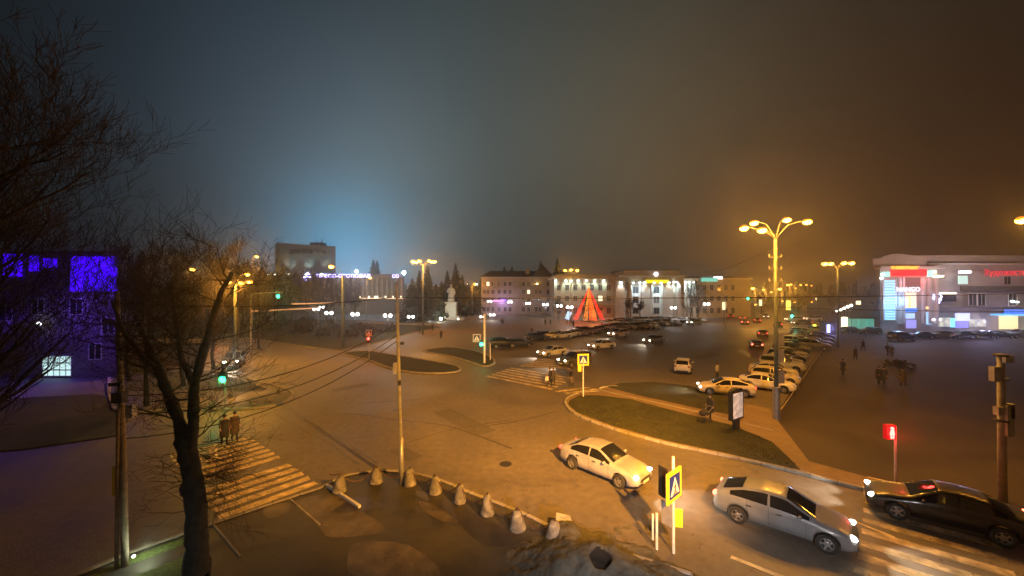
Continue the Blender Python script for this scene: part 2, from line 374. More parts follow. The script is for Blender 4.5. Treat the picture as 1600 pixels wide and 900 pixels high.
# manhole, tyre marks and crack lines
m = MB()
for (a, b, r) in ((790, 724, .33), (620, 640, .3), (1105, 700, .3)):
    x, y = G(a, b); m.sheet([(x + r * math.cos(t * .39), y + r * math.sin(t * .39)) for t in range(16)], .005)
struct(m.build('manhole_covers', metald))
m = MB()
for pts in ([(430, 645), (470, 668), (520, 695), (560, 725)], [(495, 660), (540, 690), (590, 722)], [(560, 630), (640, 625), (660, 622)], [(760, 665), (820, 655), (870, 642)], [(640, 690), (700, 672), (800, 655)], [(1000, 560), (1050, 590), (1080, 600)], [(520, 640), (620, 655), (700, 665), (800, 700)]):
    q = smooth_path(px(pts), 4); kerb(m, q, .10 + .05 * rnd.random(), .0035, .0045)
struct(m.build('tar_seams', mat('tar_line', (.06, .052, .045), rough=.5)))
m = MB()
for (p0, p1, w_) in (((690, 640), (760, 676), 1.5), ((520, 610), (575, 600), 1.2), ((1010, 720), (1075, 742), 1.1), ((620, 700), (650, 716), .9), ((1090, 560), (1120, 552), 1.6)):
    a_, b_ = Vector(G(*p0)), Vector(G(*p1)); d_ = (b_ - a_).normalized(); s_ = Vector((-d_.y, d_.x)) * w_ / 2; n_ = 8
    ed_ = [a_ - s_ + (b_ - a_) * i / n_ + Vector((rnd.uniform(-.04, .04), rnd.uniform(-.04, .04))) for i in range(n_ + 1)] + [b_ + s_ - (b_ - a_) * i / n_ + Vector((rnd.uniform(-.04, .04), rnd.uniform(-.04, .04))) for i in range(n_ + 1)]
    m.sheet([tuple(q) for q in ed_], .0022)
struct(m.build('road_patches', mat('road_patch', (.098, .088, .076), rough=.7, var=.2, scale=3, bump=.6)))
# ------------------------------------------------------------------ road markings (crossings)
def crossing(name, a, b, slen, sdir, sw=.42, gap=.42, material=painty, skip=(), z=.008):
    a = Vector(a); b = Vector(b); d = b - a; L = d.length; d.normalize(); n = int(L / (sw + gap)) + 1
    s = Vector(sdir).normalized() * slen; mb = MB()
    for i in range(n):
        if i in skip: continue
        p = a + d * (i * (sw + gap)); q = p + d * sw
        # ragged ends
        e = [rnd.uniform(-.06, .06) for _ in range(4)]
        sn = s.normalized()
        mb.sheet([tuple(p + sn * e[0]), tuple(q + sn * e[1]), tuple(q + s + sn * e[2]), tuple(p + s + sn * e[3])], z)
    o = mb.build(name, material); struct(o); return o
crossing('crossing_markings', G(345, 811), G(268, 715), 3.75, (.66, .75), .44, .30, skip=(5,))
crossing('crossing_markings', (9.6, 11.0), (17.2, 18.6), 3.6, (.78, -.63), .45, .5, paintw)
crossing('crossing_markings', G(758, 588), G(800, 574), 8.5, (.76, -.65), .5, .5, paintw)
crossing('crossing_markings', G(812, 572), G(840, 560), 6, (.9, -.25), .6, .6, paintw)
crossing('crossing_markings', G(867, 611), G(900, 618), 3.5, (.72, .35), .45, .45, paintw)
crossing('crossing_markings', G(395, 585), G(560, 548), 3.5, (.35, .9), .5, .9, paintw)
m = MB()
a, b = Vector(G(1140, 868)), Vector(G(1235, 905)); d = (b - a).normalized(); s = Vector((-d.y, d.x)) * .09; m.sheet([tuple(a - s), tuple(b - s), tuple(b + s), tuple(a + s)], .009)
for (p0, p1) in (((1150, 752), (1215, 768)), ((1300, 800), (1395, 838)), ((1190, 700), (1230, 712))):
    a, b = Vector(G(*p0)), Vector(G(*p1)); d = (b - a).normalized(); s = Vector((-d.y, d.x)) * .06; m.sheet([tuple(a - s), tuple(b - s), tuple(b + s), tuple(a + s)], .009)
struct(m.build('lane_markings', painty))

# rubble mound on the pavement with a dark pit
mb = MB(); nx, ny = 190, 144
from mathutils import noise
cx, cy = 2.6, 12.6
vs = []
for j in range(ny):
    for i in range(nx):
        x = cx + (i / (nx - 1) - .5) * 7.4; y = cy + (j / (ny - 1) - .5) * 5.6
        # two ridges: a main low swell and a knob near the back
        h = .62 * math.exp(-(((x - 1.9) / 1.9) ** 2 + ((y - 12.2) / 1.4) ** 2)) + .30 * math.exp(-(((x - 2.9) / .9) ** 2 + ((y - 12.5) / .7) ** 2)) + .55 * math.exp(-(((x - 1.9) / .55) ** 2 + ((y - 13.9) / .75) ** 2)) + .35 * math.exp(-(((x - 3.9) / 1.6) ** 2 + ((y - 11.7) / .8) ** 2))
        h += .16 * noise.noise(Vector((x * 1.1, y * 1.1, 2))) + .09 * noise.noise(Vector((x * 2.9, y * 2.9, 5))) + .035 * noise.noise(Vector((x * 8, y * 8, 5)))
        pit = math.exp(-(((x - 2.74) / .33) ** 2 + ((y - 11.95) / .30) ** 2) ** 3)
        e = max(abs(i / (nx - 1) - .5), abs(j / (ny - 1) - .5)) * 2
        h = h * (1 - e ** 6) - .12 * e ** 4; h = h - .30 * pit * min(h, 1)
        vs.append((x, y, h))
fs = [(j * nx + i, j * nx + i + 1, (j + 1) * nx + i + 1, (j + 1) * nx + i) for j in range(ny - 1) for i in range(nx - 1)]
mb.add(vs, fs)
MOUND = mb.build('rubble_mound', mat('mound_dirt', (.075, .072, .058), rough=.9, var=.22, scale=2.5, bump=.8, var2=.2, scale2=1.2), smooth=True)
MOUND.data.materials.append(mat('hole_painted_dark', (.008, .007, .006), rough=.95))  # black put into the pit faces in place of deep shade
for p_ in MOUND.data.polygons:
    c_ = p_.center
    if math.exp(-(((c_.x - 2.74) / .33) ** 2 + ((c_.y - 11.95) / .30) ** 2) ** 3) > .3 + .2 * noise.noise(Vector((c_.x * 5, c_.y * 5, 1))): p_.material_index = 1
tag(MOUND, 'low grey brown mound of dumped rubble with a dark hole at the pavement edge', 'mound')
mb = MB()
for k in range(1):
    pts = [(-.42, -.2, 0), (.36, -.25, 0), (.42, .22, 0), (-.35, .25, 0), (-.40, -.12, .42), (.22, -.2, .36), (.30, .16, .30), (-.34, .18, .45)]
    mb.add([(1.95 + p[0] * .8, 14.45 + p[1], .28 + p[2] * .75) for p in pts], [(0, 3, 2, 1), (4, 5, 6, 7), (0, 1, 5, 4), (1, 2, 6, 5), (2, 3, 7, 6), (3, 0, 4, 7)])
tag(mb.build('stone_block', concrete), 'broken concrete block sitting on the top of the rubble mound', 'block')

# ================================================================== BUILDINGS
def bwin(parent, x0, z0, x1, z1, Y, material=None, name='window', fr=None, mull=1, depth=.06):
    """a window on a wall facing the camera at depth Y: frame with a pane as its child"""
    m = MB(); t = .09; cx_, cz = (x0 + x1) / 2, (z0 + z1) / 2; w, h = x1 - x0, z1 - z0; y = Y - depth / 2 - .003
    m.box((x0 + t / 2, y, cz), (t, depth, h)); m.box((x1 - t / 2, y, cz), (t, depth, h)); m.box((cx_, y, z0 + t / 2), (w - 2 * t, depth, t)); m.box((cx_, y, z1 - t / 2), (w - 2 * t, depth, t))
    for k in range(mull): xx = x0 + w * (k + 1) / (mull + 1); m.box((xx, y, cz), (.05, depth * .8, h - 2 * t))
    o = m.build(name, fr or winframe, parent)
    q = MB(); q.box((cx_, Y - .012, cz), (w - 2 * t, .016, h - 2 * t)); q.build('pane', material or winglass, o)
    return o
winframe = mat('window_frame', (.45, .43, .40), rough=.6, var=.1)
winglass = mat('window_glass', (.02, .022, .025), rough=.12, var=.2)
winlit = emat('window_lit', (1, .80, .48), 2.2)
winlitc = emat('window_lit_cool', (.80, .95, .98), 2.0)
plaster = mat('cream_plaster', (.30, .265, .20), rough=.85, var=.12, scale=1.2, var2=.12, scale2=.3)
plasterw = mat('white_plaster', (.40, .385, .35), rough=.8, var=.1, scale=1.2)
roofd = mat('dark_roof', (.035, .032, .034), rough=.7, var=.3, scale=2)
greyslab = mat('grey_cladding', (.20, .215, .23), rough=.8, var=.1, scale=.7, var2=.08, scale2=.15)
darkwall = mat('dark_wall', (.07, .062, .058), rough=.8, var=.15, scale=1)

# ---- columned administration building
YB = 130.0
def X(p, Y): return (p - 800) * Y / F
def Z(p, Y): return H - (p - HY) * Y / F
b = thing('administration_building', 'long cream columned building with white lit bays and a yellow sign over its entrance', 'building', (X(1010, YB), YB, 0))
xa, xb, xc, xd = X(866, YB), X(964, YB), X(1062, YB), X(1150, YB + 10)
m = MB(); m.box(((xa + xb) / 2, YB + 8, 6.6), (xb - xa, 16, 13.2)); m.box(((xb + xc) / 2, YB + 6, 6.9), (xc - xb, 19, 13.8)); m.box(((xc + xd) / 2, YB + 9.5, 6.5), (xd - xc, 16, 13.0)); m.build('wall', plaster, b)
m = MB(); m.box(((xa + xb) / 2 - .2, YB + 7.8, 13.45), (xb - xa + .8, 16.8, .5)); m.box(((xb + xc) / 2, YB + 5.8, 14.1), (xc - xb + .8, 19.8, .55)); m.box(((xc + xd) / 2 + .2, YB + 9.3, 13.25), (xd - xc + .6, 16.8, .5))
m.box(((xa + xb) / 2, YB - .1, 4.6), (xb - xa, .25, .3)); m.build('cornice', plasterw, b)
m = MB(); m.box(((xb + xc) / 2, YB + 5, 15.1), (xc - xb - 3, 16, 1.5)); m.box(((xa + xb) / 2, YB + 8, 14.2), (xb - xa - 1, 14, 1.0)); m.build('attic', plasterw, b)
m = MB(); m.box(((xb + xc) / 2, YB + 5, 15.95), (xc - xb - 2.6, 16.4, .2)); m.box(((xc + xd) / 2, YB + 9.5, 13.8), (xd - xc - 1, 15, .6)); m.build('roof', roofd, b)
yf = YB - 3.52
# bays recessed between pilasters on the portico
pil = [966, 979, 1004, 1012, 1038, 1046, 1059]
for p in (969, 1008, 1043, 1060):
    w = 3.0 if p != 1060 else 1.2
    m = MB(); m.box((X(p, yf), yf - .35, 6.0), (w, .7, 12.0)); m.box((X(p, yf), yf - .4, 12.2), (w + .3, .8, .4)); m.box((X(p, yf), yf - .4, .5), (w + .2, .8, 1.0)); m.build('pilaster', plasterw, b)
for p in (986, 1000, 1017, 1034):
    m = MB(); m.lathe([(.62, 0), (.62, .5), (.5, .6), (.42, 11.2), (.6, 11.4), (.6, 11.9)], (X(p, yf), yf - .5, 0), 14); m.build('column', plasterw, b)
bayw = mat('bay_wall', (.6, .6, .58), rough=.7, var=.06)
for (p0, p1) in ((983, 1003), (1014, 1037)):
    m = MB(); m.box(((X(p0, yf) + X(p1, yf)) / 2, yf - .03, 6.2), (X(p1, yf) - X(p0, yf), .06, 11.6)); m.build('bay_panel', bayw, b)
    c = (X(p0, yf) + X(p1, yf)) / 2
    for zc in (2.6, 6.2, 9.4):
        bwin(b, c - 1.0, zc - 1.1, c + 1.0, zc + 1.1, yf - .07)
for p in range(873, 964, 13):
    for (z0, z1) in ((1.3, 3.5), (5.6, 7.5), (9.2, 11.3)):
        c = X(p, YB); bwin(b, c - .75, z0, c + .75, z1, YB, winlit if (p == 938 and z0 == 5.6) else None)
for p in range(1068, 1150, 11):
    for (z0, z1) in ((1.3, 3.5), (5.6, 7.5), (9.2, 11.3)):
        yy = YB + 1.5; c = X(p, yy); bwin(b, c - .7, z0, c + .7, z1, yy)
for p in (1066, 1074, 1082):
    c = X(p, YB + 1); m = MB(); m.box((c + .8, YB + 1.25, 6), (.7, .5, 12)); m.build('pilaster', plasterw, b)
def text(body, name, parent, loc, size, material, depth=.05, rot=(R(90), 0, 0), align='CENTER', xs=1.0, bold=0.0):
    c = bpy.data.curves.new(name, 'FONT'); c.body = body; c.size = size; c.extrude = depth; c.align_x = align; c.align_y = 'CENTER'; c.offset = bold; c.resolution_u = 2
    o = bpy.data.objects.new(name, c); COL.objects.link(o); bpy.context.view_layer.update()
    me = bpy.data.meshes.new_from_object(o.evaluated_get(bpy.context.evaluated_depsgraph_get())); bpy.data.objects.remove(o)
    me.materials.clear(); me.materials.append(material); n = bpy.data.objects.new(name, me); COL.objects.link(n)
    n.location = Vector(loc) - kids_loc(parent); n.rotation_euler = rot; n.parent = parent; n.scale = (xs, 1, 1)
    return n
m = MB(); m.box((X(1025, yf), yf - 1.0, Z(440, yf)), (X(1042, yf) - X(1007, yf), .25, 1.15)); s = m.build('sign_board', emat('yellow_sign', (1, .74, .0), .9, (.5, .4, .02)), b)
text('АДМИНИСТРАЦИЯ', 'sign_letters', s, (X(1025, yf), yf - 1.2, Z(440, yf)), 1.0, emat('yellow_letters', (1, .86, .03), 1.6), xs=.8)
m = MB(); m.lathe([(.05, -.12), (.85, -.12), (.85, .12), (.05, .12)], (X(1024, yf), yf - .6, Z(428.5, yf)), 6, axis='Y'); m.build('emblem', emat('white_emblem', (1, .9, .95), 2), b)
for p in (868, 884, 892, 903, 916, 929, 943):
    x = X(p, YB); mm = MB(); mm.box((x, YB - .35, 12.55), (.5, .4, .22)); l = mm.build('wall_lamp', emat('wash_lamp', (.80, 1, .95), 22), b)
    lamp('SPOT', (x, YB - .75, 12.45), 1300, (.72, 1.0, .86), b, .1, (x, YB + .1, 8.5), 120, .9, 'wall_lamp_light')
for (p, c, pw) in ((969, (1, .84, .66), 1200), (988, (.7, .9, 1), 3600), (998, (.7, .9, 1), 3300), (1006, (1, .84, .66), 800), (1020, (.7, .92, 1), 3600), (1031, (.7, .95, 1), 3600), (1043, (1, .84, .66), 800)):
    x = X(p, yf); mm = MB(); mm.box((x, yf - 1.0, 11.75), (.55, .4, .22)); mm.build('wall_lamp', emat('wash_lamp', (.80, 1, .95), 22), b)
    lamp('SPOT', (x, yf - 1.3, 11.6), pw, c, b, .1, (x, yf, 5), 95, .9, 'wall_lamp_light')
for p in (1052, 1058, 1064, 1070, 1076, 1083):
    y = YB + 1.2 if p > 1060 else yf; x = X(p, y); mm = MB(); mm.box((x, y - .5, 12.0), (.5, .4, .3)); mm.build('wall_lamp', emat('wash_lamp', (.80, 1, .95), 22), b)
    lamp('SPOT', (x, y - .9, 11.9), 3000, (.72, .95, 1), b, .1, (x, y + .1, 6), 90, .9, 'wall_lamp_light')
x = X(1108, YB + 1); mm = MB(); mm.box((x, YB + .9, Z(437, YB + 1)), (5.5, .5, 1.3)); mm.build('lit_panel', emat('teal_panel', (.15, .75, .62), .9), b)
for k in range(4): mm = MB(); mm.box((X(1119 + 3.5 * k, YB), YB + .9, Z(434, YB)), (.5, .3, .7)); mm.build('wall_lamp', emat('small_lamp', (1, .85, .9), 8), b)

# ---- apartment house with steep dark roof
YA = 150.0
b = thing('apartment_house', 'four storey stucco apartment house under a steep dark roof with lit windows', 'building', (X(810, YA), YA, 0))
x0, x1 = X(752, YA), X(868, YA); zt = Z(434, YA)
m = MB(); m.box(((x0 + x1) / 2, YA + 6, zt / 2), (x1 - x0, 12, zt)); m.build('wall', mat('stucco', (.34, .30, .26), rough=.85, var=.15, scale=1), b)
m = MB(); m.box(((x0 + x1) / 2, YA + 5.9, zt + .18), (x1 - x0 + .8, 12.8, .35)); m.box(((x0 + x1) / 2, YA - .1, 4.2), (x1 - x0, .3, .25)); m.build('cornice', plasterw, b)
m = MB()
zr = zt + .36; pts = [(x0 - .5, YA - .5, zr), (x1 + .5, YA - .5, zr), (x1 + .5, YA + 12.5, zr), (x0 - .5, YA + 12.5, zr), (x0 + 3, YA + 6, zr + 2.6), (x1 - 3, YA + 6, zr + 2.6)]
m.add(pts, [(0, 1, 5, 4), (2, 3, 4, 5), (1, 2, 5), (3, 0, 4), (0, 3, 2, 1)])
xt = X(848, YA); m.add([(xt - 4.2, YA - .6, zr + .02), (xt + 4.2, YA - .6, zr + .02), (xt + 4.2, YA + 6, zr + .02), (xt - 4.2, YA + 6, zr + .02), (xt, YA + 2.5, zr + 5.2)], [(0, 1, 4), (1, 2, 4), (2, 3, 4), (3, 0, 4)])
rf = m.build('roof', roofd, b); mm = MB(); mm.box((X(825, YA), YA + 3, zr + 2), (1.6, 1.2, 3)); mm.build('chimney', plaster, rf)
k = 0
for p in (757, 762.5, 770, 780, 789, 797, 818, 826, 838, 844, 856, 863):
    for (za, zb) in ((1.0, 2.9), (4.9, 6.6), (7.9, 9.6), (11.0, 12.7)):
        k += 1; c = X(p, YA); lit = (p == 762.5 and za == 11.0) or (p == 826 and za == 7.9)
        bwin(b, c - .6, za, c + .6, zb, YA, winlit if lit else None)
for (p, z) in ((776, 11.0), (808, 11.0), (844, 11.4)):     # arched loggias
    c = X(p, YA); mm = MB(); mm.lathe([(.9, -.02), (1.55, -.02), (1.55, .25), (.9, .25)], (c, YA - .15, z + .9), 18, axis='Y'); mm.box((c, YA - .6, z - .2), (3.2, 1.0, .9)); mm.build('balcony', plaster, b)
mm = MB(); mm.box((X(779, YA), YA - .4, Z(470, YA)), (4.4, .3, .45)); mm.build('shop_sign', emat('pink_sign', (1, .25, .62), 2.4), b)
mm = MB(); mm.box((X(786, YA), YA - .42, Z(469, YA)), (2.4, .3, .6)); mm.build('shop_sign', emat('violet_sign', (.25, .12, 1), 3), b)
lamp('POINT', (X(784, YA), YA - 2.5, Z(474, YA)), 500, (.5, .3, 1), b, .3)
mm = MB(); mm.ball((X(839, YA), YA - .6, Z(444, YA)), .35); mm.build('balcony_lamp', emat('warm_far', (1, .75, .3), 20), b)

# ---- big grey hall on the hill
YG = 200.0
b = thing('concert_hall', 'big windowless grey hall with uplights along its foot and dark letters high on the wall', 'building', (X(460, YG), YG, 0))
x0, x1 = X(405, YG), X(520, YG); xm = X(431, YG); zt = Z(379, YG); zb = Z(428, YG)
m = MB(); m.add([(x0, YG + 14, 0), (xm, YG, 0), (x1, YG + 3, 0), (x1 - 14, YG + 30, 0), (x0 - 8, YG + 34, 0)] + [(x0 - .8, YG + 14, Z(383, YG)), (xm, YG, zt), (x1, YG + 3, Z(384, YG)), (x1 - 14, YG + 30, zt - 2), (x0 - 8, YG + 34, zt - 2)], [(0, 1, 6, 5), (1, 2, 7, 6), (2, 3, 8, 7), (3, 4, 9, 8), (4, 0, 5, 9), (5, 6, 7, 8, 9)])
m.build('wall', greyslab, b)
m = MB(); m.box((X(485, YG), YG + 8, Z(380, YG)), (6.5, 5, 2.4)); ro = m.build('roof_housing', roofd, b)
mm = MB(); mm.path([(X(482, YG), YG + 8, Z(377, YG)), (X(482, YG), YG + 8, Z(370, YG))], .12, 5); mm.path([(X(491, YG), YG + 8, Z(377, YG)), (X(491, YG), YG + 8, Z(370, YG))], .25, 5); mm.path([(X(428, YG), YG + 6, Z(382, YG)), (X(428, YG), YG + 6, Z(375, YG))], .15, 5); mm.build('antenna', metald, b)
text('ДОМ КУЛЬТУРЫ', 'wall_letters', b, (X(478, YG), YG + 1.4, Z(393, YG)), 3.0, metald, .15, (R(90), 0, R(5.8)), xs=.75, bold=.03)
m = MB(); m.box(((x0 + x1) / 2 + 4, YG - 6, zb / 2 - .5), (x1 - x0 + 22, 10, zb - 1)); m.build('lower_block', darkwall, b)
for (p, pw) in ((412, 900), (420, 900), (428, 900), (450, 3200), (478, 3200), (503, 2400)):
    y = (YG - 1.4) if p > 431 else YG + 4; mm = MB(); mm.box((X(p, y), y, zb - .2), (1.2, .4, .35)); mm.build('uplight', emat('uplight', (.75, 1, .95), 18), b)
    lamp('SPOT', (X(p, y), y - .4, zb + .2), pw, (.68, 1, .92), b, .1, (X(p, y), y + 2.2, zb + 9), 75, .8, 'uplight_light')

# ---- long hall with lit upper storey
YH = 150.0
b = thing('long_hall', 'long low hall with a glowing colonnaded upper floor and violet neon letters along its roof', 'building', (X(560, YH), YH, 0))
x0, x1 = X(500, YH), X(629, YH); zt = Z(430, YH); zl = Z(466.5, YH)
m = MB(); m.prism([(x0, YH + 2), (x1, YH + 2), (x1 - 4.5, YH + 14), (x0 - 4.5, YH + 14)], 0, zt); m.build('wall', mat('hall_wall', (.15, .125, .10), rough=.8, var=.15, scale=1), b)
m = MB(); m.box(((x0 + x1) / 2, YH + 4, zl), (x1 - x0 + 1.5, 7, .35)); m.build('canopy', plasterw, b)
m = MB(); m.box(((X(565, YH) + x1) / 2, YH + .6, zl + .1), (x1 - X(565, YH) + 1, .25, .3)); m.build('light_strip', emat('strip_warm', (1, .72, .42), 1.7), b)
m = MB(); m.prism([(x0, YH - .5), (x1 + .4, YH - .5), (x1 - 4.5, YH + 12.5), (x0 - 4.5, YH + 12.5)], zt - 1.0, zt + .4); m.build('parapet', mat('hall_band', (.17, .14, .12), rough=.8), b)
for k in range(17):
    p = 504 + k * 7.6; mm = MB(); mm.box((X(p, YH), YH + 1.6, (zt + zl) / 2 - .4), (.55, .7, zt - zl - 1)); mm.build('column', plaster, b)
for i, p in enumerate((561, 575, 585, 588, 601, 613, 625)):
    mm = MB(); mm.box((X(p, YH), YH + 1.0, zl + .6), (.25, .2, .6)); mm.build('uplight', emat('warm_up', (1, .85, .55), 9), b)
    lamp('SPOT', (X(p, YH), YH + .9, zl + .5), 160, (1, .8, .5), b, .1, (X(p, YH), YH + 2, zl + 5), 70, .8, 'uplight_light')
vio = emat('violet_neon', (.42, .36, 1), 6)
text('ПРЕСС-СТОЛОВАЯ', 'neon_letters', b, (X(538, YH), YH - .9, Z(431.5, YH)), 1.8, vio, .06, xs=1.25, bold=.02)
text('СО', 'neon_letters', b, (X(619, YH), YH - .9, Z(432, YH)), 1.8, vio, .06, bold=.02)
mm = MB(); x, y, z = P(479, 432, YH - 4)
for (dx, dz) in ((0, 0), (.9, .9), (1.2, -.2), (-.8, -.3), (.3, 1.3), (-.4, -1.4)): mm.box((x + dx, y, z + dz), (.75, .2, .5))
tag(mm.build('neon_emblem', vio), 'small violet neon emblem glowing in front of the grey hall', 'neon sign')
lamp('POINT', (x, y - 1, z), 200, (.5, .4, 1), None, .3)

# ---- shopping mall
YM = 82.0
b = thing('shopping_mall', 'three storey shopping mall with coloured signs lit screens and shop windows', 'building', (X(1480, YM), YM, 0))
xL, xR = X(1368, YM), X(1760, YM); xt = X(1457, YM)
mall = mat('mall_wall', (.31, .285, .27), rough=.75, var=.1, scale=.8, var2=.12, scale2=.25)
mallp = mat('mall_pale', (.40, .37, .36), rough=.75, var=.08, scale=1)
def trap(mb, x0, x1, y0, y1, z0, z1, sk): mb.prism([(x0, y0), (x1, y0), (x1 + (sk if sk < 0 else sk), y1), (x0 + sk, y1)], z0, z1)
m = MB(); trap(m, xt, xR, YM + 2, YM + 22, 0, Z(412, YM), 21); trap(m, xL, xt, YM - 1, YM + 19, 0, Z(420, YM), 20); m.build('wall', mall, b)
m = MB(); trap(m, xL - .8, xt + .6, YM - 2, YM + 19, Z(419, YM) - .2, Z(419, YM) + .3, 20); trap(m, xt + .61, xR, YM + 1.2, YM + 22, Z(412, YM) - .1, Z(412, YM) + .25, 21); m.build('cornice', mallp, b)
m = MB(); trap(m, xt - 2.5, xR, YM + 4, YM + 18, Z(411, YM), Z(396, YM), 15)
at = [(X(p, YM), Z(q, YM)) for p, q in ((1371, 418), (1371, 403), (1382, 403), (1390, 399), (1402, 396), (1416, 395.5), (1428, 398), (1442, 399), (1456, 399), (1456, 418))]
n = len(at); m.add([(x, YM + 1, z) for x, z in at] + [(x + 8.5, YM + 9, z) for x, z in at], [tuple(range(n)), tuple(range(n, 2 * n))[::-1]] + [(i, n + i, n + (i + 1) % n, (i + 1) % n) for i in range(n)])
m.build('attic', mat('mall_attic', (.40, .35, .32), rough=.8, var=.1, scale=1), b)
def mbox(name, p0, q0, p1, q1, material, y=YM, d=.3, parent=None, pr=.2):
    mm = MB(); x0_, x1_, z0_, z1_ = X(p0, YM), X(p1, YM), Z(q1, YM), Z(q0, YM)
    mm.box(((x0_ + x1_) / 2, y - pr - d / 2, (z0_ + z1_) / 2), (x1_ - x0_, d, z1_ - z0_)); return mm.build(name, material, parent or b)
yp = YM - 1
mbox('sign_board', 1383, 421.5, 1436, 431.5, emat('red_sign', (1, 0, .008), 1.5, (.5, .02, .02)), yp, .4)
text('УНИВЕРМАГ', 'sign_letters', b, (X(1405, yp), YM - 2.25, Z(418.8, YM - 2.2)), .95, emat('orange_letters', (1, .36, .03), 2.2), .08, bold=.02)
lscr = mat('screen_blue', (.1, .1, .1), emit=(.25, .62, 1), es=1.3)
# lit screen made of horizontal bands
nt = lscr.node_tree; w = nt.nodes.new('ShaderNodeTexWave'); w.bands_direction = 'Z'; w.inputs['Scale'].default_value = .55; w.inputs['Distortion'].default_value = 2.5
cr = nt.nodes.new('ShaderNodeValToRGB'); cr.color_ramp.elements[0].color = (.10, .36, .95, 1); cr.color_ramp.elements[1].color = (.42, .86, 1, 1)
tcn = nt.nodes.new('ShaderNodeTexCoord'); nt.links.new(tcn.outputs['Object'], w.inputs['Vector']); nt.links.new(w.outputs['Fac'], cr.inputs['Fac']); nt.links.new(cr.outputs['Color'], nt.nodes['Principled BSDF'].inputs['Emission Color'])
mbox('video_screen', 1371, 438, 1387.5, 499, lscr, yp, .3)
mbox('screen_frame', 1369, 436.5, 1371, 500, mallp, yp, .35); mbox('screen_frame', 1387.5, 436.5, 1389.5, 500, mallp, yp, .35)
for p in (1393, 1398.5, 1430, 1439, 1450): mbox('column', p, 434, p + 3.2, 505, mallp, yp, .5)
mbox('entrance_recess', 1402, 434, 1428, 452, darkwall, yp, .1)
mbox('poster_panel', 1404, 457, 1421, 482, emat('poster_warm', (1, .74, .52), 1.3), yp, .2)
mbox('poster_figure', 1408, 462, 1412, 480, mat('poster_orange', (.6, .3, .08), emit=(1, .55, .15), es=1.2), yp, .24)
text('NANGO', 'sign_letters', b, (X(1411, yp), yp - 1.1, Z(452.5, yp)), 1.3, emat('white_letters', (1, .82, .92), 1.8), .06, bold=.03)
mbox('blue_sign', 1401, 481, 1420, 486.5, emat('blue_sign_lit', (.0, .20, 1), 1.2), yp, .5)
mbox('lit_panel', 1404, 489, 1418, 497, emat('blue_white', (.38, .55, 1), 1.5), yp, .25)
mbox('lit_entrance', 1406, 499, 1421, 512, emat('entrance_violet', (.40, .36, 1), 1.0), yp, .15)
mbox('lit_window', 1370, 425, 1381, 433, emat('teal_window', (.4, .85, .75), 1.3), yp, .2); mbox('lit_window', 1438, 423, 1447, 433, emat('teal_window', (.4, .85, .75), 1.3), yp, .2)
for (p, q) in ((1369, 428), (1367, 434), (1449, 424)): mbox('wall_lamp', p, q, p + 2, q + 2.5, emat('small_white', (.9, 1, .95), 14), yp, .3)
# dark billboard tower between portico and long wing
mbox('dark_pier', 1447, 440, 1461, 505, darkwall, YM, .6)
mm = MB(); mm.lathe([(.01, 0), (.9, .1), (.95, .4), (.01, .5)], (X(1455, YM), YM - 1.2, Z(434, YM)), 14); mm.build('round_lamp', emat('round_yellow', (1, .9, .5), 4.5), b)
text('SQ', 'sign_letters', b, (X(1455, YM), YM - 1.2, Z(464, YM)), 1.5, emat('violet_letters', (.55, .55, 1), 8), .06, bold=.03); text('O', 'sign_letters', b, (X(1455, YM), YM - 1.2, Z(472, YM)), 1.3, emat('violet_letters', (.55, .55, 1), 8), .06)
mbox('lit_window', 1462, 457, 1490, 459.3, emat('pale_yellow', (1, .95, .62), 3.2)); mbox('window_row', 1464, 461, 1490, 471, winglass)
mbox('wall_lamp', 1496, 423.5, 1509, 427, emat('ceiling_pink', (1, .9, 1), 6), YM, .8); mbox('lit_window', 1495, 431, 1508, 444, emat('green_white', (.65, .95, .85), 1.0))
mbox('window_band', 1498, 447, 1620, 454, darkwall); mbox('window_band', 1462, 480, 1760, 489, darkwall, YM, .4)
for p in (1513, 1527): bwin(b, X(p, YM), Z(478, YM), X(p + 13, YM), Z(458, YM), YM)
for p in (1575, 1600, 1640, 1680, 1720): bwin(b, X(p, YM), Z(478, YM), X(p + 14, YM), Z(458, YM), YM)
for p in (1568, 1610, 1650, 1690): bwin(b, X(p, YM), Z(445, YM), X(p + 12, YM), Z(431, YM), YM)
text('Художественный', 'sign_letters', b, (X(1585, YM), YM - .5, Z(426.5, YM)), 1.75, emat('red_script', (1, .03, .06), 1.0), .05, bold=.015, xs=.95)
shopw = mat('shop_window', (.1, .1, .1), emit=(.8, .9, .75), es=.9)
nt = shopw.node_tree; v = nt.nodes.new('ShaderNodeTexVoronoi'); v.inputs['Scale'].default_value = 1.1; cr = nt.nodes.new('ShaderNodeValToRGB'); cr.color_ramp.elements[0].color = (.9, .85, .6, 1); cr.color_ramp.elements[1].color = (.18, .2, .18, 1)
tcn = nt.nodes.new('ShaderNodeTexCoord'); nt.links.new(tcn.outputs['Object'], v.inputs['Vector']); nt.links.new(v.outputs['Distance'], cr.inputs['Fac']); nt.links.new(cr.outputs['Color'], nt.nodes['Principled BSDF'].inputs['Emission Color'])
mbox('shop_window', 1463, 496, 1483, 510, shopw, YM, .12); mbox('shop_window', 1482, 497, 1489, 511, emat('cyan_window', (.15, .8, 1), 1.6), YM, .15)
mbox('lit_panel', 1490, 489, 1509, 501, emat('blue_white2', (.48, .52, 1), 1.7), YM, .5); mbox('lit_panel', 1491, 502, 1508, 512, emat('violet_panel', (.18, .16, 1), 1.6), YM, .3)
mbox('shop_window', 1512, 499, 1537, 510, shopw, YM, .12)
mbox('lit_panel', 1437, 487, 1444, 506, emat('blue_poster', (.3, .55, .9), 1.5), yp, .2)
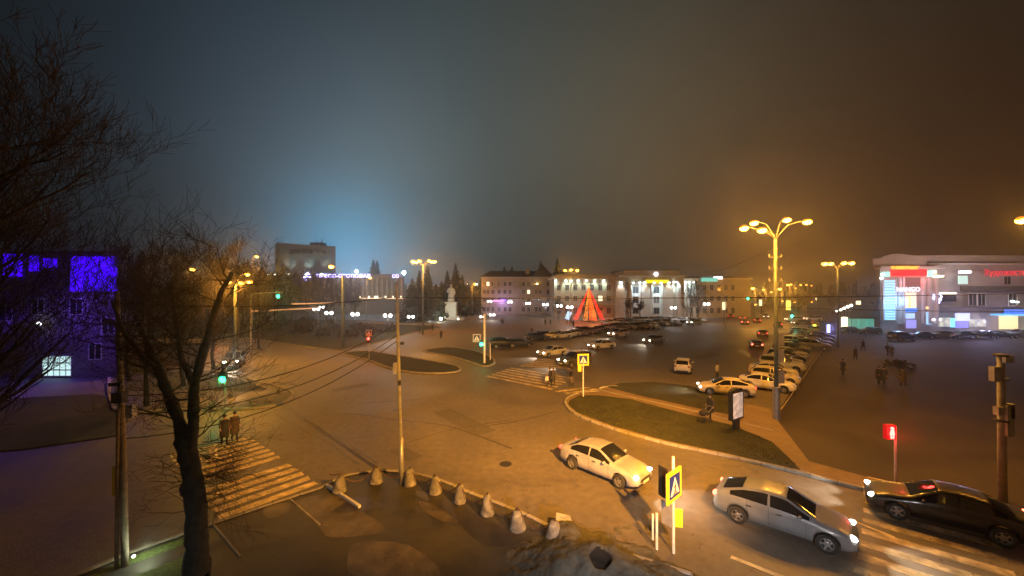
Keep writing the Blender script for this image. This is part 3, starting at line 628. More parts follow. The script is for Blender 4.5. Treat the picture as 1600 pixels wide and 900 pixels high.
mbox('small_sign', 1437, 479, 1443, 482, emat('orange_small', (1, .5, .15), 3), yp, .2)
mbox('awning_sign', 1563, 483.5, 1598, 490, emat('blue_sign2', (.0, .16, 1), 1.2), YM, 2.0); mbox('awning', 1545, 490.3, 1612, 492.3, emat('cyan_strip', (.06, .50, 1), 1.3), YM, 2.2)
mbox('lit_entrance', 1558, 493, 1587, 514, emat('warm_door', (1, .72, .34), 1.3), YM, .12)
mbox('shop_window', 1448, 498, 1459, 500, emat('lamp_violet', (.9, .85, 1), 8), YM - .8, .3)
for (p, q) in ((1577, 470), (1584, 471)): mbox('wall_lamp', p, q, p + 3, q + 1.6, emat('small_white', (.9, 1, .95), 14))
lamp('POINT', (X(1410, YM), YM - 4, Z(440, YM)), 800, (1, .2, .2), b, .5); lamp('POINT', (X(1500, YM), YM - 4, Z(500, YM)), 1500, (.5, .5, 1), b, .5)
lamp('POINT', (X(1573, YM), YM - 4, Z(503, YM)), 1200, (1, .8, .5), b, .5); lamp('POINT', (X(1378, YM), YM - 4, Z(470, YM)), 1500, (.3, .6, 1), b, .8)
for p in (1470, 1530, 1600): lamp('SPOT', (X(p, YM - 15), YM - 15, 12), 6500, (1, .70, .62), b, .6, (X(p, YM), YM, 14.5), 100, .9, 'front_fill_light')  # added lights without fixtures, brighten the mall front and attic

# ---- left building washed in blue
YL = 40.0
b = thing('blue_lit_building', 'dark brick building with an ultramarine floodlit upper wall behind the bare trees', 'building', (X(60, YL), YL, 0))
x0, x1 = X(-360, YL), X(185, YL); zt = Z(397, YL)
m = MB(); m.prism([(x0, YL), (x1, YL), (x1 - 12.6, YL + 12), (x0, YL + 12)], 0, zt); m.build('wall', mat('dark_brick', (.16, .12, .12), rough=.85, var=.25, scale=2.5, bump=.3), b)
m = MB(); m.prism([(x0, YL - .3), (x1 + .2, YL - .3), (x1 - 12.6, YL + 12), (x0, YL + 12)], zt + .003, zt + .3); m.build('cornice', darkwall, b)
ultr = emat('ultramarine_screen', (.05, 0, 1), 2.2)
def lbox(name, p0, q0, p1, q1, material, d=.1, pr=.05):
    mm = MB(); mm.box(((X(p0, YL) + X(p1, YL)) / 2, YL - pr - d / 2, (Z(q0, YL) + Z(q1, YL)) / 2), (X(p1, YL) - X(p0, YL), d, Z(q0, YL) - Z(q1, YL))); return mm.build(name, material, b)
lbox('blue_screen', 112, 401, 184, 455, ultr)
for (p0, q0, p1, q1) in ((8, 396, 36, 432), (48, 400, 62, 424), (70, 404, 90, 418)): lbox('blue_panel', p0, q0, p1, q1, ultr, pr=.08)
for (p, q) in ((120, 470), (60, 470), (10, 480), (170, 500), (150, 540)): bwin(b, X(p, YL) - .7, Z(q + 22, YL), X(p, YL) + .7, Z(q - 4, YL), YL)
bwin(b, X(67, YL), Z(588, YL) , X(114, YL), Z(555, YL), YL, emat('hall_window', (.62, .92, .92), 1.1), mull=4)
lbox('window_bar', 68, 566, 113, 567.2, metald, pr=.02, d=.15); lbox('window_bar', 68, 577, 113, 578.2, metald, pr=.02, d=.15)
mm = MB(); mm.ball((X(71, YL), YL - .5, Z(505, YL)), .16); mm.build('wall_lamp', emat('small_white', (.9, 1, .95), 14), b)
lamp('SPOT', (X(150, YL), YL - 3.5, 8.5), 1900, (.14, .05, 1), b, .4, (X(150, YL), YL + 1, 5), 150, .8, 'blue_flood_light')
lamp('SPOT', (X(215, YL), YL - 1, 6.5), 450, (.20, .06, 1), b, .4, (X(210, YL), YL - 12, 0), 130, .9, 'blue_flood_light')
lamp('SPOT', (X(60, YL), YL - 2, 6), 600, (.14, .04, 1), b, .4, (X(90, YL), YL - 9, 0), 140, .9, 'blue_flood_light')
b = thing('low_annex', 'low wall of violet lit sheds behind the left street', 'building', (X(250, 46), 46, 0))
m = MB(); m.box((X(255, 46), 48, 1.3), (10, 4, 2.6)); m.build('wall', mat('annex_wall', (.2, .17, .18), rough=.85, var=.2, scale=1), b)
m = MB(); m.box((X(255, 46), 48, 2.72), (10.6, 4.6, .22)); m.build('roof', roofd, b)

# ---- market stalls beside the mall, distant blocks
tealw = emat('teal_lit', (.10, .42, .32), .7, (.1, .3, .25))
for i, (p, w_) in enumerate(((1334, 10), (1348, 9), (1361, 9))):
    yy = 92; s_ = thing('market_stall', ('teal lit market stall nearest the glowing yellow column', 'teal lit market stall between two other stalls', 'teal lit market stall closest to the mall')[i], 'stall', (X(p, yy), yy, 0), group='teal stalls beside the mall')
    ww = w_ * yy / F; m = MB(); m.box((X(p, yy), yy + 1, 1.2), (ww, 2, 2.4)); m.build('counter_front', tealw, s_); m = MB(); m.box((X(p, yy), yy + .8, 2.52), (ww + .3, 2.8, .18)); m.build('roof', roofd, s_)
yy = 88; s_ = thing('light_column', 'short glowing yellow advertising column beside the stalls', 'advertising column', (X(1319, yy), yy, 0)); m = MB(); m.lathe([(.01, .3), (.55, .3), (.55, 3.0), (.01, 3.1)], (X(1319, yy), yy, 0), 14); m.build('lit_drum', emat('yellow_drum', (1, .80, .40), 4), s_)
m = MB(); m.lathe([(.6, 0), (.6, .3), (.01, .3)], (X(1319, yy), yy, 0), 14); m.build('base', concrete, s_)
for i in range(5):
    p, q = 1308 + i * 5.5, 487 - i * 2.2; yy = 100 - i * 3; x, y, z = P(p, q, yy); s_ = thing('globe_lamp', ORD[i] + ' white globe on short pole in the slanting row beside the stalls', 'lamp', (x, y, 0), group='row of white globes beside the stalls')
    m = MB(); m.path([(x, y, 0), (x, y, z)], .05, 6); m.build('pole', metald, s_); m = MB(); m.ball((x, y, z + .15), .26); m.build('globe', whiteb, s_)
far = mat('far_wall', (.12, .11, .10), rough=.9, var=.2, scale=.4)
for i, (p0, p1, q, yy) in enumerate(((1150, 1200, 462, 290), (1205, 1262, 459, 330), (1265, 1335, 462, 250), (1310, 1372, 466, 170))):
    s_ = thing('distant_block', ('low dark block past the end of the columned building', 'dark block at the far end of the avenue', 'dim block behind the far avenue lamps', 'long dim block behind the stalls')[i], 'building', (X((p0 + p1) / 2, yy), yy, 0))
    m = MB(); m.box((X((p0 + p1) / 2, yy), yy + 6, Z(q, yy) / 2), (X(p1, yy) - X(p0, yy), 12, Z(q, yy))); m.build('wall', far, s_); m = MB(); m.box((X((p0 + p1) / 2, yy), yy + 6, Z(q, yy) + .3), (X(p1, yy) - X(p0, yy) + 1, 13, .6)); m.build('roof', roofd, s_)
    for k in range(3): c = X(p0 + (p1 - p0) * (k + .5) / 3, yy); bwin(s_, c - 1.2, 3, c + 1.2, 4.8, yy, winlit if (k + i) % 2 == 0 else None)

# ---- monument
YS = 122.0; xs = X(705, YS)
b = thing('statue_monument', 'pale stone statue of a standing man in a long coat on a tall square pedestal', 'monument', (xs, YS, 0))
stone = mat('pale_granite', (.48, .49, .46), rough=.7, var=.12, scale=2)
m = MB(); m.box((xs, YS, .35), (8, 6, .7)); m.box((xs, YS, .9), (5.5, 4.5, .5)); m.build('plinth_steps', stone, b)
m = MB(); m.box((xs, YS, 3.2), (3.4, 3.0, 4.2)); m.box((xs, YS, 5.4), (3.7, 3.3, .3)); m.build('pedestal', stone, b)
m = MB(); z = 5.55
m.lathe([(1.05, 0), (1.1, .4), (.95, 1.6), (.8, 2.8), (.86, 3.5), (.95, 4.1), (.72, 4.55), (.28, 4.72), (.25, 4.9)], (xs, YS, z), 14)
m.ball((xs - .05, YS - .1, z + 5.25), .42, sc3=(.85, .95, 1.15))
m.path([(xs - .8, YS, z + 4.2), (xs - 1.15, YS - .2, z + 3.2), (xs - .55, YS - .8, z + 3.0), (xs - .1, YS - .85, z + 3.4)], [.32, .28, .22, .16], 8)
m.path([(xs + .8, YS, z + 4.2), (xs + 1.1, YS + .1, z + 3.1), (xs + 1.0, YS - .2, z + 2.2)], [.32, .28, .18], 8)
m.build('stone_figure', stone, b, smooth=True)
for (p, q, pw) in ((689, 493, 1000), (716, 495, 600)):
    x, y, z = X(p, YS - 9), YS - 9, .5; s_ = thing('floodlight', ('cold white ground floodlight in front of the statue' if p == 689 else 'second ground floodlight by the statue steps'), 'floodlight', (x, y, 0))
    m = MB(); m.box((x, y, .35), (.7, .4, .5)); m.build('housing', metald, s_); m = MB(); m.ball((x, y, .85), .42 if p == 689 else .2); m.build('lens', emat('flood_lens', (.95, 1, .85), 18), s_)
    lamp('SPOT', (x, y + .5, 1.1), pw, (.88, 1, .85), s_, .2, (xs, YS, 6), 80, .6)
lamp('POINT', (X(689, YS - 9), YS - 9.5, 1.8), 500, (.9, 1, .85), b, .2)
# ================================================================== LAMP MASTS
def mast(name, label, x, y, h, heads, r0=.16, r1=.09, pw=9000, mbulb=None, group=None, rb=.26, sleeve=2.2, reach=.55, clamps=True, hs=1.0):
    """a pole at x,y of height h; heads are (dx, dy, dz) offsets of each lamp head from its top"""
    t = thing(name, label, 'street lamp', (x, y, 0), group=group)
    m = MB(); m.path([(x, y, 0), (x, y, h * .5), (x, y, h)], [r0, (r0 + r1) / 2, r1], 10); m.build('pole', concrete if name == 'concrete_utility_pole' else mastm if r0 > .12 else metalg, t, True)
    if sleeve:
        m = MB(); m.path([(x, y, 0), (x, y, sleeve)], [rb, rb * .95], 12); m.path([(x, y, sleeve), (x, y, sleeve + .1)], [rb * 1.1, rb * 1.1], 12); m.build('base_sleeve', metalg, t)
    for (dx, dy, dz) in heads:
        m = MB(); m.path([(x, y, h - .3), (x + dx * .4, y + dy * .4, h + dz * .75), (x + dx * .8, y + dy * .8, h + dz)], .035, 5); m.build('arm', metalg, t)
        if y > 50: hs = 1.45
        hx, hy, hz = x + dx, y + dy, h + dz
        m = MB(); m.ball((hx, hy, hz), .25 * hs, sc3=(1.2, .85, .6)); m.build('lamp_head', haloglow, t, True)
        m = MB(); m.ball((hx, hy, hz - .08 * hs), .24 * hs, sc3=(1.15, 1.15, .72)); m.build('bulb', mbulb or sodb, t, True)
        if pw: lamp('POINT', (hx, hy, hz - .50), pw, SOD, t, .14)
    if clamps:
        m = MB()
        for k in range(4):
            z = h - 1.6 - k * .85
            m.box((x, y, z), (.9, .07, .07)); m.path([(x - .42, y, z), (x - .42, y, z + .22)], .05, 6); m.path([(x + .42, y, z), (x + .42, y, z + .22)], .05, 6)
        m.build('insulator_bracket', metalg, t)
    return t
# big mast on the square
x, y = G(1212, 655)
hd = lambda lst, px0, py0, Y: [((p - 800) * (Y + dy) / F - (px0 - 800) * Y / F, dy, (H - (q - HY) * (Y + dy) / F) - (H - (py0 - HY) * Y / F)) for p, q, dy in lst]
big = mast('lamp_mast', 'tall five headed sodium lamp mast nearest on the square beside the lit poster stand', x, y, 13.0, hd([(1159, 354, -.6), (1175, 346, 1.2), (1187, 357, -1.8), (1226, 341, 1.0), (1258, 344, -.3)], 1208, 365, y), .14, .095, 2700, rb=.24, group='sodium lamp masts')
for k, (q, hh) in enumerate(((530, .9), (556, .9), (588, .95))):
    m = MB(); m.box((x + .32, y - .05, H - (q - HY) * y / F), (.42, .05, hh)); o = m.build('small_board', signback, big)
x2, y2 = X(1309, 62), 62.0
mast('lamp_mast', 'four headed sodium lamp mast standing beyond the rows of parked cars', x2, y2, Z(419, y2), hd([(1289, 411, 0), (1298, 411, .8), (1319, 410, .8), (1331, 410, 0)], 1309, 419, y2), .15, .10, 900, group='sodium lamp masts', sleeve=0)
x3, y3 = X(661, 80), 80.0
mast('lamp_mast', 'six headed sodium lamp mast between the statue and the long hall', x3, y3, Z(414, y3), hd([(645, 408, 0), (650, 409, 1), (655, 407, -1), (671, 407, 1), (675, 408, -1), (679, 408, 0)], 661, 414, y3), .17, .10, 1900, group='sodium lamp masts', sleeve=0, clamps=False)
x4, y4 = X(892, 108), 108.0
mast('lamp_mast', 'three headed sodium lamp mast rising behind the glowing tree', x4, y4, Z(430, y4), hd([(883, 422, 0), (892, 421, 0), (902, 422, 0)], 892, 430, y4), .17, .10, 1700, group='sodium lamp masts', sleeve=0, clamps=False)
x5, y5 = X(536, 62), 62.0
mast('concrete_lamp_pole', 'thick concrete pole with one sodium lamp at the corner of the shrub lawn', x5, y5, Z(430, y5), [(-1.9, 0, 1.5)], .30, .20, 4500, sleeve=0, clamps=False)
x6, y6 = G(367, 575)
mast('concrete_lamp_pole', 'concrete pole with three sodium lamps seen past the forked tree trunk', x6, y6, Z(443, y6), hd([(357, 440, .4), (377, 441, 0), (391, 440, 0), (386, 428, 3)], 367, 443, y6), .2, .14, 2400, sleeve=0, clamps=False)
for i, (p, q, yy, pw, lb) in enumerate(((578, 434, 110, 3500, 'single sodium lamp glowing in front of the violet letters'), (401, 401, 95, 1500, 'single sodium lamp beside the foot of the grey hall'), (301, 421, 70, 1500, 'single sodium lamp glimmering through bare twigs'), (742, 444, 140, 2500, 'single amber lamp between the statue and the apartment house'))):
    x, y, z = P(p, q, yy); mast('street_lamp', lb, x - 1.0, y, z, [(1.0, 0, .1)], .11, .07, pw, sodb, sleeve=0, clamps=False)
for i, (p, q, yy, pw) in enumerate(((1143, 449, 135, 2500), (1176, 450, 105, 5200), (1193, 452, 150, 2500), (1205, 456, 180, 1500), (1218, 451, 115, 4200), (1231, 445, 150, 3200), (1236, 444, 170, 0), (1251, 445, 190, 0), (1260, 445, 200, 0), (1268, 446, 220, 0), (1243, 450, 240, 0), (1180, 479, 160, 0), (1222, 470, 190, 0), (1241, 472, 170, 0), (1268, 472, 200, 0), (1141, 449.5, 200, 0))):
    x, y, z = P(p, q, yy); z = max(z, 3.5)
    mast('street_lamp', ORD[i] + ' small amber lamp in the cluster down the avenue', x + .7, y, z - .1, [(-.7, 0, .1)], .1, .06, pw, sodb if pw > 3000 else sodfar, group='amber lamps down the avenue', sleeve=0, clamps=False)
# cold white lamps
for (p, q, yy, lb, r) in ((557, 424, 140, 'cold white floodlight above the neon letters', .55), (631, 426, 130, 'cold white floodlight at the end of the long hall', .62), (744, 444, 160, 'small teal white lamp near the apartment house', .4), (730, 444, 160, 'tiny white lamp past the statue', .25), (686, 451, 150, 'tiny white lamp among the dark spruces', .3), (631, 476, 120, 'tiny white lamp under the long hall canopy', .25)):
    x, y, z = P(p, q, yy); t = thing('floodlight_pole', lb, 'floodlight', (x, y, 0)); m = MB(); m.path([(x, y, 0), (x, y, z - r)], .09, 6); m.build('pole', metald, t); m = MB(); m.ball((x, y, z), r); m.build('lamp_globe', coolb, t)
    if r > .5: lamp('POINT', (x, y - .9, z), 4500, (.6, .85, 1), t, .3)
# twin globe lamps round the square
GL = [(732, 470, 150), (765, 471, 145), (797, 472, 140), (825, 474, 130), (852, 476, 120), (874, 478, 112), (890, 480, 100), (1052, 481, 112), (1104, 475, 108), (754, 495, 118), (769, 492, 118), (642, 495, 96), (671, 492.5, 118), (606, 493, 80), (555, 491, 82), (514, 489, 84), (494, 483, 100), (503, 480, 120)]
proto = None
for i, (p, q, yy) in enumerate(GL):
    x, y, z = P(p, q, yy)
    lb = ('twin white globe lamp, ' + ORD[i] + ' in the arc counted from the statue') if i < 7 else ['', '', '', '', '', '', '', 'white globe lamp in front of the portico steps', 'twin white globe lamp by the bare tree at the end of the columned building', 'low twin globe lamp just past the statue steps', 'low twin globe lamp, second past the statue steps', 'low white globe lamp between the tall mast and the lawn', 'low white globe lamp beside the statue floodlight', 'bright white globe lamp behind the thin steel pole', 'twin white globe lamp behind the shrubs near the thick pole', 'twin white globe lamp seen beside the thick pole', 'twin white globe lamp deep in the shrubs', 'farthest white globe lamp past the shrubs'][i]
    t = thing('globe_lamp', lb, 'lamp', (x, y, 0), group='white globe lamps of the square')
    m = MB(); m.path([(x, y, 0), (x, y, z - .2)], .05, 6); m.path([(x - .5, y, z - .2), (x + .5, y, z - .2)], .035, 5); m.build('pole', metald, t)
    for s in (-.5, .5): m = MB(); m.ball((x + s * 1.1, y, z), .34); m.build('globe', whiteb, t)
    if i % 2 == 0 or i in (7, 13): lamp('POINT', (x, y - .7, z - .1), 380, (.95, .95, 1), t, .3)
# lamp over the right edge
x7, y7 = G(1563, 781)
t = mast('concrete_utility_pole', 'concrete utility pole with strapped boxes standing behind the black car', x7, y7, 6.3, [], .145, .12, 0, sleeve=0, clamps=False)
x77, y77 = 29.2, 21.0
mast('lamp_mast', 'tall sodium lamp mast reaching in at the edge of the view past the mall', x77, y77, 12.6, [(-1.25, 0, .35), (1.3, 0, .4)], .2, .13, 1500, group='sodium lamp masts')
for (dx, q, w, h_) in ((-.42, 583, .3, .62), (-.28, 640, .25, .35), (.22, 640, .2, .6), (.12, 655, .3, 1.3), (.1, 560, .35, .3)):
    m = MB(); m.box((x7 + dx, y7 - .12, H - (q - HY) * y7 / F), (w, .2, h_)); m.build('strapped_box', metalg, t)
m = MB()
for z in (5.2, 3.4, 6.2): m.path([(x7, y7, z), (x7, y7, z + .08)], .24, 10)
m.build('steel_band', metald, t)

# thin steel pole
x8, y8 = G(628, 758)
t = thing('steel_pole', 'thin tall galvanised pole standing between the second and third bollards', 'pole', (x8, y8, 0))
m = MB(); m.path([(x8, y8, .05), (x8 - .02, y8, 2.2), (x8 - .04, y8, 2.2), (x8 - .25, y8, 9.4)], [.11, .105, .085, .06], 10); m.build('shaft', metalg, t, True)
m = MB(); m.box((x8 - .28, y8 - .1, 5.45), (.14, .2, .5)); m.build('control_box', metalg, t)
m = MB(); m.box((x8 - .05, y8 - .15, 4.8), (.12, .14, .2)); m.box((x8 + .05, y8 - .1, 6.6), (.15, .14, .12)); m.build('clamp', metald, t)
# left pole
x9, y9 = G(199, 886); x9 += 0
t = thing('wooden_utility_pole', 'weathered utility pole with a yellow plate beside the verge grass', 'pole', (x9, y9, 0))
m = MB(); m.path([(x9, y9, 0), (x9 - .1, y9, 4), (x9 - .35, y9, 9.0)], [.10, .09, .07], 9); m.path([(x9 - .18, y9 - .1, 0), (x9 - .16, y9 - .1, 5.2)], .055, 7); m.build('shaft', mat('weathered_pole', (.22, .19, .165), rough=.9, var=.3, scale=5), t, True)
m = MB(); m.box((x9 + .26, y9 - .1, Z(640, y9)), (.22, .18, .42)); m.build('meter_box', metalg, t)
m = MB(); m.box((x9 - .26, y9 - .12, Z(747, y9)), (.1, .04, .95)); m.build('yellow_plate', signyel, t)
m = MB(); m.box((x9 - .02, y9 - .2, 5.6), (.34, .22, .34)); m.box((x9 - .2, y9 - .15, 6.0), (.4, .1, .1)); m.build('bracket_box', metald, t)

m = MB(); m.ball((x9 + .16, y9 + .12, .32), .05, 8); m.build('base_lamp', emat('base_glow', (.9, 1, .75), 6), t); lamp('POINT', (x9 + .45, y9 + .25, .55), 26, (.85, 1, .6), t, .1, name='base_lamp_light')
# wires
def wire(label, a, b, sag, r=.018, n=16):
    a, b = Vector(a), Vector(b); m = MB(); m.path([a.lerp(b, i / n) - Vector((0, 0, sag * 4 * (i / n) * (1 - i / n))) for i in range(n + 1)], r, 5)
    o = m.build('overhead_cable', black); return tag(o, label, 'cable')
wire('black overhead cable from the thin steel pole to the utility pole past the mast', (x8 - .22, y8, 8.7), (x77, y77, 8.9), .12, .022)
wire('black overhead cable between the tall mast and the utility pole by the black car', (x + 0, 0, 0) if False else (G(1212, 655)[0], 27, 7.9), (x77, y77, 7.9), .1)
wire('lower drooping cable between the utility pole and the thin pole, nearest the crossing', (x9 - .1, y9, 4.2), (x8 - .15, y8, 6.75), .9)
wire('middle drooping cable between the utility pole and the thin pole', (x9 - .1, y9, 5.0), (x8 - .15, y8, 7.0), .9)
wire('upper drooping cable between the utility pole and the thin pole', (x9 - .1, y9, 5.6), (x8 - .18, y8, 7.5), .8)
wire('top cable from the wooden pole to the thin pole', (x9 - .3, y9, 8.6), (x8 - .2, y8, 8.75), .25)
wire('cable rising towards the top of the tall mast', (X(1100, 60), 60, 12.0), (G(1212, 655)[0], 27, 12.2), .5, .02)

# ================================================================== SIGNS AND SIGNALS
def walker(mb, c, s, y):
    """walking figure in strokes, s = height; drawn on the plane y"""
    cx_, cz = c
    mb.ball((cx_ + .02 * s, y, cz + .42 * s), .085 * s, 8, sc3=(1, .15, 1))
    for (a, b, w) in (((.0, .32), (0, -.02), .17), ((0, 0), (.17, -.45), .10), ((0, 0), (-.2, -.45), .10), ((.02, .27), (.2, .05), .07), ((0, .27), (-.19, .03), .07)):
        dx, dz = b[0] - a[0], b[1] - a[1]; L = math.hypot(dx, dz); ang = math.atan2(dx, dz)
        mb.box((cx_ + (a[0] + b[0]) / 2 * s, y, cz + (a[1] + b[1]) / 2 * s), (w * s, .008, L * s), ry=ang)
def cross_sign(parent, cz, size, rz, border=.10, yel=True, loc=(0, 0)):
    """square crossing sign: board, blue field, white triangle, dark walker"""
    rt = bpy.data.objects.new('sign_panel', None)
    def add(mb, name, mt, par):
        o = mb.build(name, mt); o.parent = par; return o
    m = MB(); m.box((0, 0, 0), (size, .05, size)); brd = m.build('sign_board', signyel if yel else signwhite); brd.parent = parent; brd.location = (loc[0], loc[1], cz); brd.rotation_euler = (0, 0, rz)
    i = size - 2 * border; m = MB(); m.box((0, -.03, 0), (i, .012, i)); add(m, 'blue_field', signblue, brd)
    m = MB(); t_ = i * .42; m.add([(-t_, -.04, -t_ * .9), (t_, -.04, -t_ * .9), (0, -.04, t_ * .95), (-t_, -.036, -t_ * .9), (t_, -.036, -t_ * .9), (0, -.036, t_ * .95)], [(0, 1, 2), (5, 4, 3), (0, 3, 4, 1), (1, 4, 5, 2), (2, 5, 3, 0)]); add(m, 'white_triangle', mat('sign_triangle', (.72, .70, .78), rough=.4), brd)
    m = MB(); walker(m, (0, -t_ * .22), i * .5, -.046)
    for k in range(4): m.box((-.2 * i + k * .13 * i, -.046, -t_ * .78), (.07 * i, .008, .05 * i))
    add(m, 'walker_symbol', black, brd)
    m = MB(); m.box((0, .034, 0), (size, .012, size)); add(m, 'sign_back', signback, brd)
    return brd
# near sign, double post
x, y = G(1051, 862)
t = thing('crossing_sign', 'large yellow bordered crossing sign on a post in front of the silver car', 'road sign', (x, y, 0))
m = MB(); m.path([(x, y, 0), (x, y, 3.3)], .05, 8); m.build('post', metalw, t)
cross_sign(t, H - (757 - HY) * (y - .1) / F, 1.02, R(42), .13, loc=(-.02, -.1))
m = MB(); m.box((-.30, .12, H - (757 - HY) * (y - .1) / F), (.05, .42, 1.05), rz=R(20)); o = m.build('sign_box', metald); o.parent = t
m = MB(); m.box((.2, .15, 1.12), (.34, .04, .62), rz=R(-12)); o = m.build('small_yellow_plate', signyel); o.parent = t
m = MB(); m.box((-.18, .1, 1.3), (.05, .4, .8), rz=R(35)); o = m.build('backing_plate', signback); o.parent = t
x, y = G(1025, 856)
t = tag((lambda m: m.build('white_post', metalw))(MB().path([(x, y, 0), (x, y, 1.25)], .045, 8).path([(x - .12, y + .05, .3), (x - .12, y + .05, 1.2)], .035, 6)), 'short white post just beside the large yellow bordered crossing sign', 'post')
# island sign
x, y = G(911, 621)
t = thing('crossing_sign', 'yellow bordered crossing sign on a white post at the nose of the grass island', 'road sign', (x, y, 0), group='yellow bordered crossing signs')
m = MB(); m.path([(x, y, 0), (x, y, 3.4)], .05, 8); m.build('post', metalw, t)
cross_sign(t, H - (562 - HY) * y / F, .98, R(8), .13)
m = MB(); m.box((-.28, .1, 2.45), (.3, .05, .5)); o = m.build('small_yellow_plate', signyel); o.parent = t
def signal_box(t, x, y, z, colr, mname, lens=.16, power=60, lights=3, on=0, rz=0):
    m = MB(); m.box((x, y, z), (.34, .24, .36 * lights), rz=rz); b_ = m.build('signal_housing', black, t)
    for k in range(lights):
        zz = z + .36 * lights / 2 - .18 - .36 * k
        m = MB(); m.ball((x, y - .13, zz), lens, sc3=(1, .35, 1)); m.build('lens', emat(mname, colr, 26) if k == on else metald, b_)
        m = MB(); m.lathe([(lens + .02, -.14), (lens + .02, 0)], (x, y - .12, zz), 10, axis='Y'); m.build('visor', black, b_)
    lamp('POINT', (x, y - .5, z + .36 * lights / 2 - .18 - .36 * on), power, colr, t, .12, name='signal_light')
GREEN = (.02, 1, .38); RED = (1, .03, .02)
x, y = G(757, 568); t = thing('pedestrian_signal', 'white signal post with a green light and a crossing sign on the middle island', 'traffic light', (x, y, 0))
m = MB(); m.path([(x, y, 0), (x, y, 6.2)], .12, 8); m.build('post', metalw, t); signal_box(t, x - .35, y - .1, H - (537 - HY) * y / F + .15, GREEN, 'green_lens', .2, 40, 2, 1)
cross_sign(t, H - (528 - HY) * y / F, .95, 0, .08, False, (-.95, -.1))
x, y = G(766, 563); tag(MB().path([(x, y, 0), (x, y, 2.2)], .05, 6).build('short_post', metalw), 'thin white post close behind the green signal post', 'post')
x, y = G(577, 562); t = thing('pedestrian_signal', 'slim signal post showing red under a small crossing sign by the lawn corner', 'traffic light', (x, y, 0))
m = MB(); m.path([(x, y, 0), (x, y, 3.6)], .05, 6); m.build('post', metalw, t); signal_box(t, x, y - .1, H - (531 - HY) * y / F, RED, 'red_lens', .17, 45, 2, 0)
cross_sign(t, H - (520 - HY) * y / F, .75, 0, .07, True, (0, -.1))
x, y = G(1397, 757); t = thing('pedestrian_signal', 'slim post with a glowing red standing figure in front of the dark square', 'traffic light', (x, y, 0))
m = MB(); m.path([(x, y, 0), (x, y, 2.75)], .05, 8); m.build('post', metalw, t)
zc = H - (675 - HY) * (y - .1) / F; xx = x - .27
m = MB(); m.box((xx, y, zc), (.42, .2, .66)); hb = m.build('signal_housing', emat('red_housing', (1, .0, .01), .55, (.2, .01, .01)), t)
m = MB(); m.ball((xx, y - .14, zc + .2), .07, 8); m.box((xx, y - .14, zc + .02), (.14, .03, .22)); m.box((xx - .07, y - .14, zc + .0), (.05, .03, .2), ry=.2); m.box((xx + .07, y - .14, zc + .0), (.05, .03, .2), ry=-.2); m.box((xx - .05, y - .14, zc - .18), (.06, .03, .2)); m.box((xx + .05, y - .14, zc - .18), (.06, .03, .2)); m.build('standing_figure', emat('red_figure', (1, .10, .08), 9), hb)
lamp('POINT', (xx, y - .5, zc), 60, RED, t, .15, name='signal_light')
# green signal on the left corner island
x, y = G(353, 640); t = thing('traffic_signal', 'signal post with a big green light behind the forked tree', 'traffic light', (x, y, 0))
m = MB(); m.path([(x, y, 0), (x, y, 3.4)], .07, 8); m.build('post', metalg, t); signal_box(t, x, y - .1, H - (592 - HY) * y / F + .25, (.02, 1, .25), 'green_lens2', .27, 90, 2, 1)
# mast arm signals
def armsig(lb, x0, x1, q, yy, px_l, ql, g=GREEN, base=True):
    xa_, xb_ = X(x0, yy), X(x1, yy); z = Z(q, yy); t = thing('mast_arm_signal', lb, 'traffic light', (xa_, yy, 0))
    m = MB(); m.path([(xa_, yy, 0), (xa_, yy, z)], .1, 7); m.build('post', metalg, t); m = MB(); m.path([(xa_, yy, z), (xb_, yy, z + .25)], .07, 6); m.build('arm', metalg, t)
    signal_box(t, X(px_l, yy), yy - .2, Z(ql, yy), g, 'green_lens', .26, 120, 2, 1); return t
armsig('mast arm with green signal over the avenue where the columned building ends', 1133, 1166, 466, 95, 1167, 465)
armsig('mast arm signal with a green light above the shrub lawn', 392, 440, 459, 58, 437, 461, (.02, 1, .3))
x, yy = X(1235, 85), 85; t = thing('traffic_signal', 'green signal under a yellow lit sign beyond the parked cars', 'traffic light', (x, yy, 0))
m = MB(); m.path([(x, yy, 0), (x, yy, 6.5)], .1, 7); m.build('post', metalg, t); signal_box(t, x + .1, yy - .1, Z(494, yy) + .2, (.02, 1, .6), 'green_lens3', .25, 120, 2, 1)
for (p, q, hgt) in ((1231, 477, 2.1), ):
    m = MB(); m.box((X(p, yy), yy - .1, Z(q, yy)), (1.0, .1, hgt)); m.build('yellow_lit_sign', emat('yellow_board', (1, .72, .10), 1.6), t)
for i, (p, q, yy) in enumerate(((1131, 478, 100), (1188, 473, 130))):
    x, y, z = P(p, q, yy); t = thing('lit_sign', ('small warm lit sign by the green mast arm', 'tiny warm lit sign further down the avenue')[i], 'sign', (x, y, 0)); m = MB(); m.path([(x, y, 0), (x, y, z)], .06, 5); m.build('post', metald, t); m = MB(); m.box((x, y - .1, z), (.9, .1, 2.0)); m.build('lit_face', emat('warm_board', (1, .8, .45), 1.8), t)
# lit steel gantries over the left street
for (p0, q0, p1, q1, yy, lb) in ((391, 486.5, 500, 481, 66, 'long lit gantry rail over the shrub lawn'), (455, 475, 522, 473.5, 74, 'shorter lit gantry rail behind the first')):
    a = P(p0, q0, yy); b_ = P(p1, q1, yy + 4); t = thing('gantry', lb, 'gantry', (a[0], a[1], 0)); m = MB(); m.path([a, b_], .11, 6); m.build('rail', emat('amber_strip', (1, .45, .18), .9), t)
    m = MB(); m.path([(a[0], a[1], 0), a], .08, 6); m.path([(b_[0], b_[1], 0), b_], .08, 6); m.build('post', metald, t)
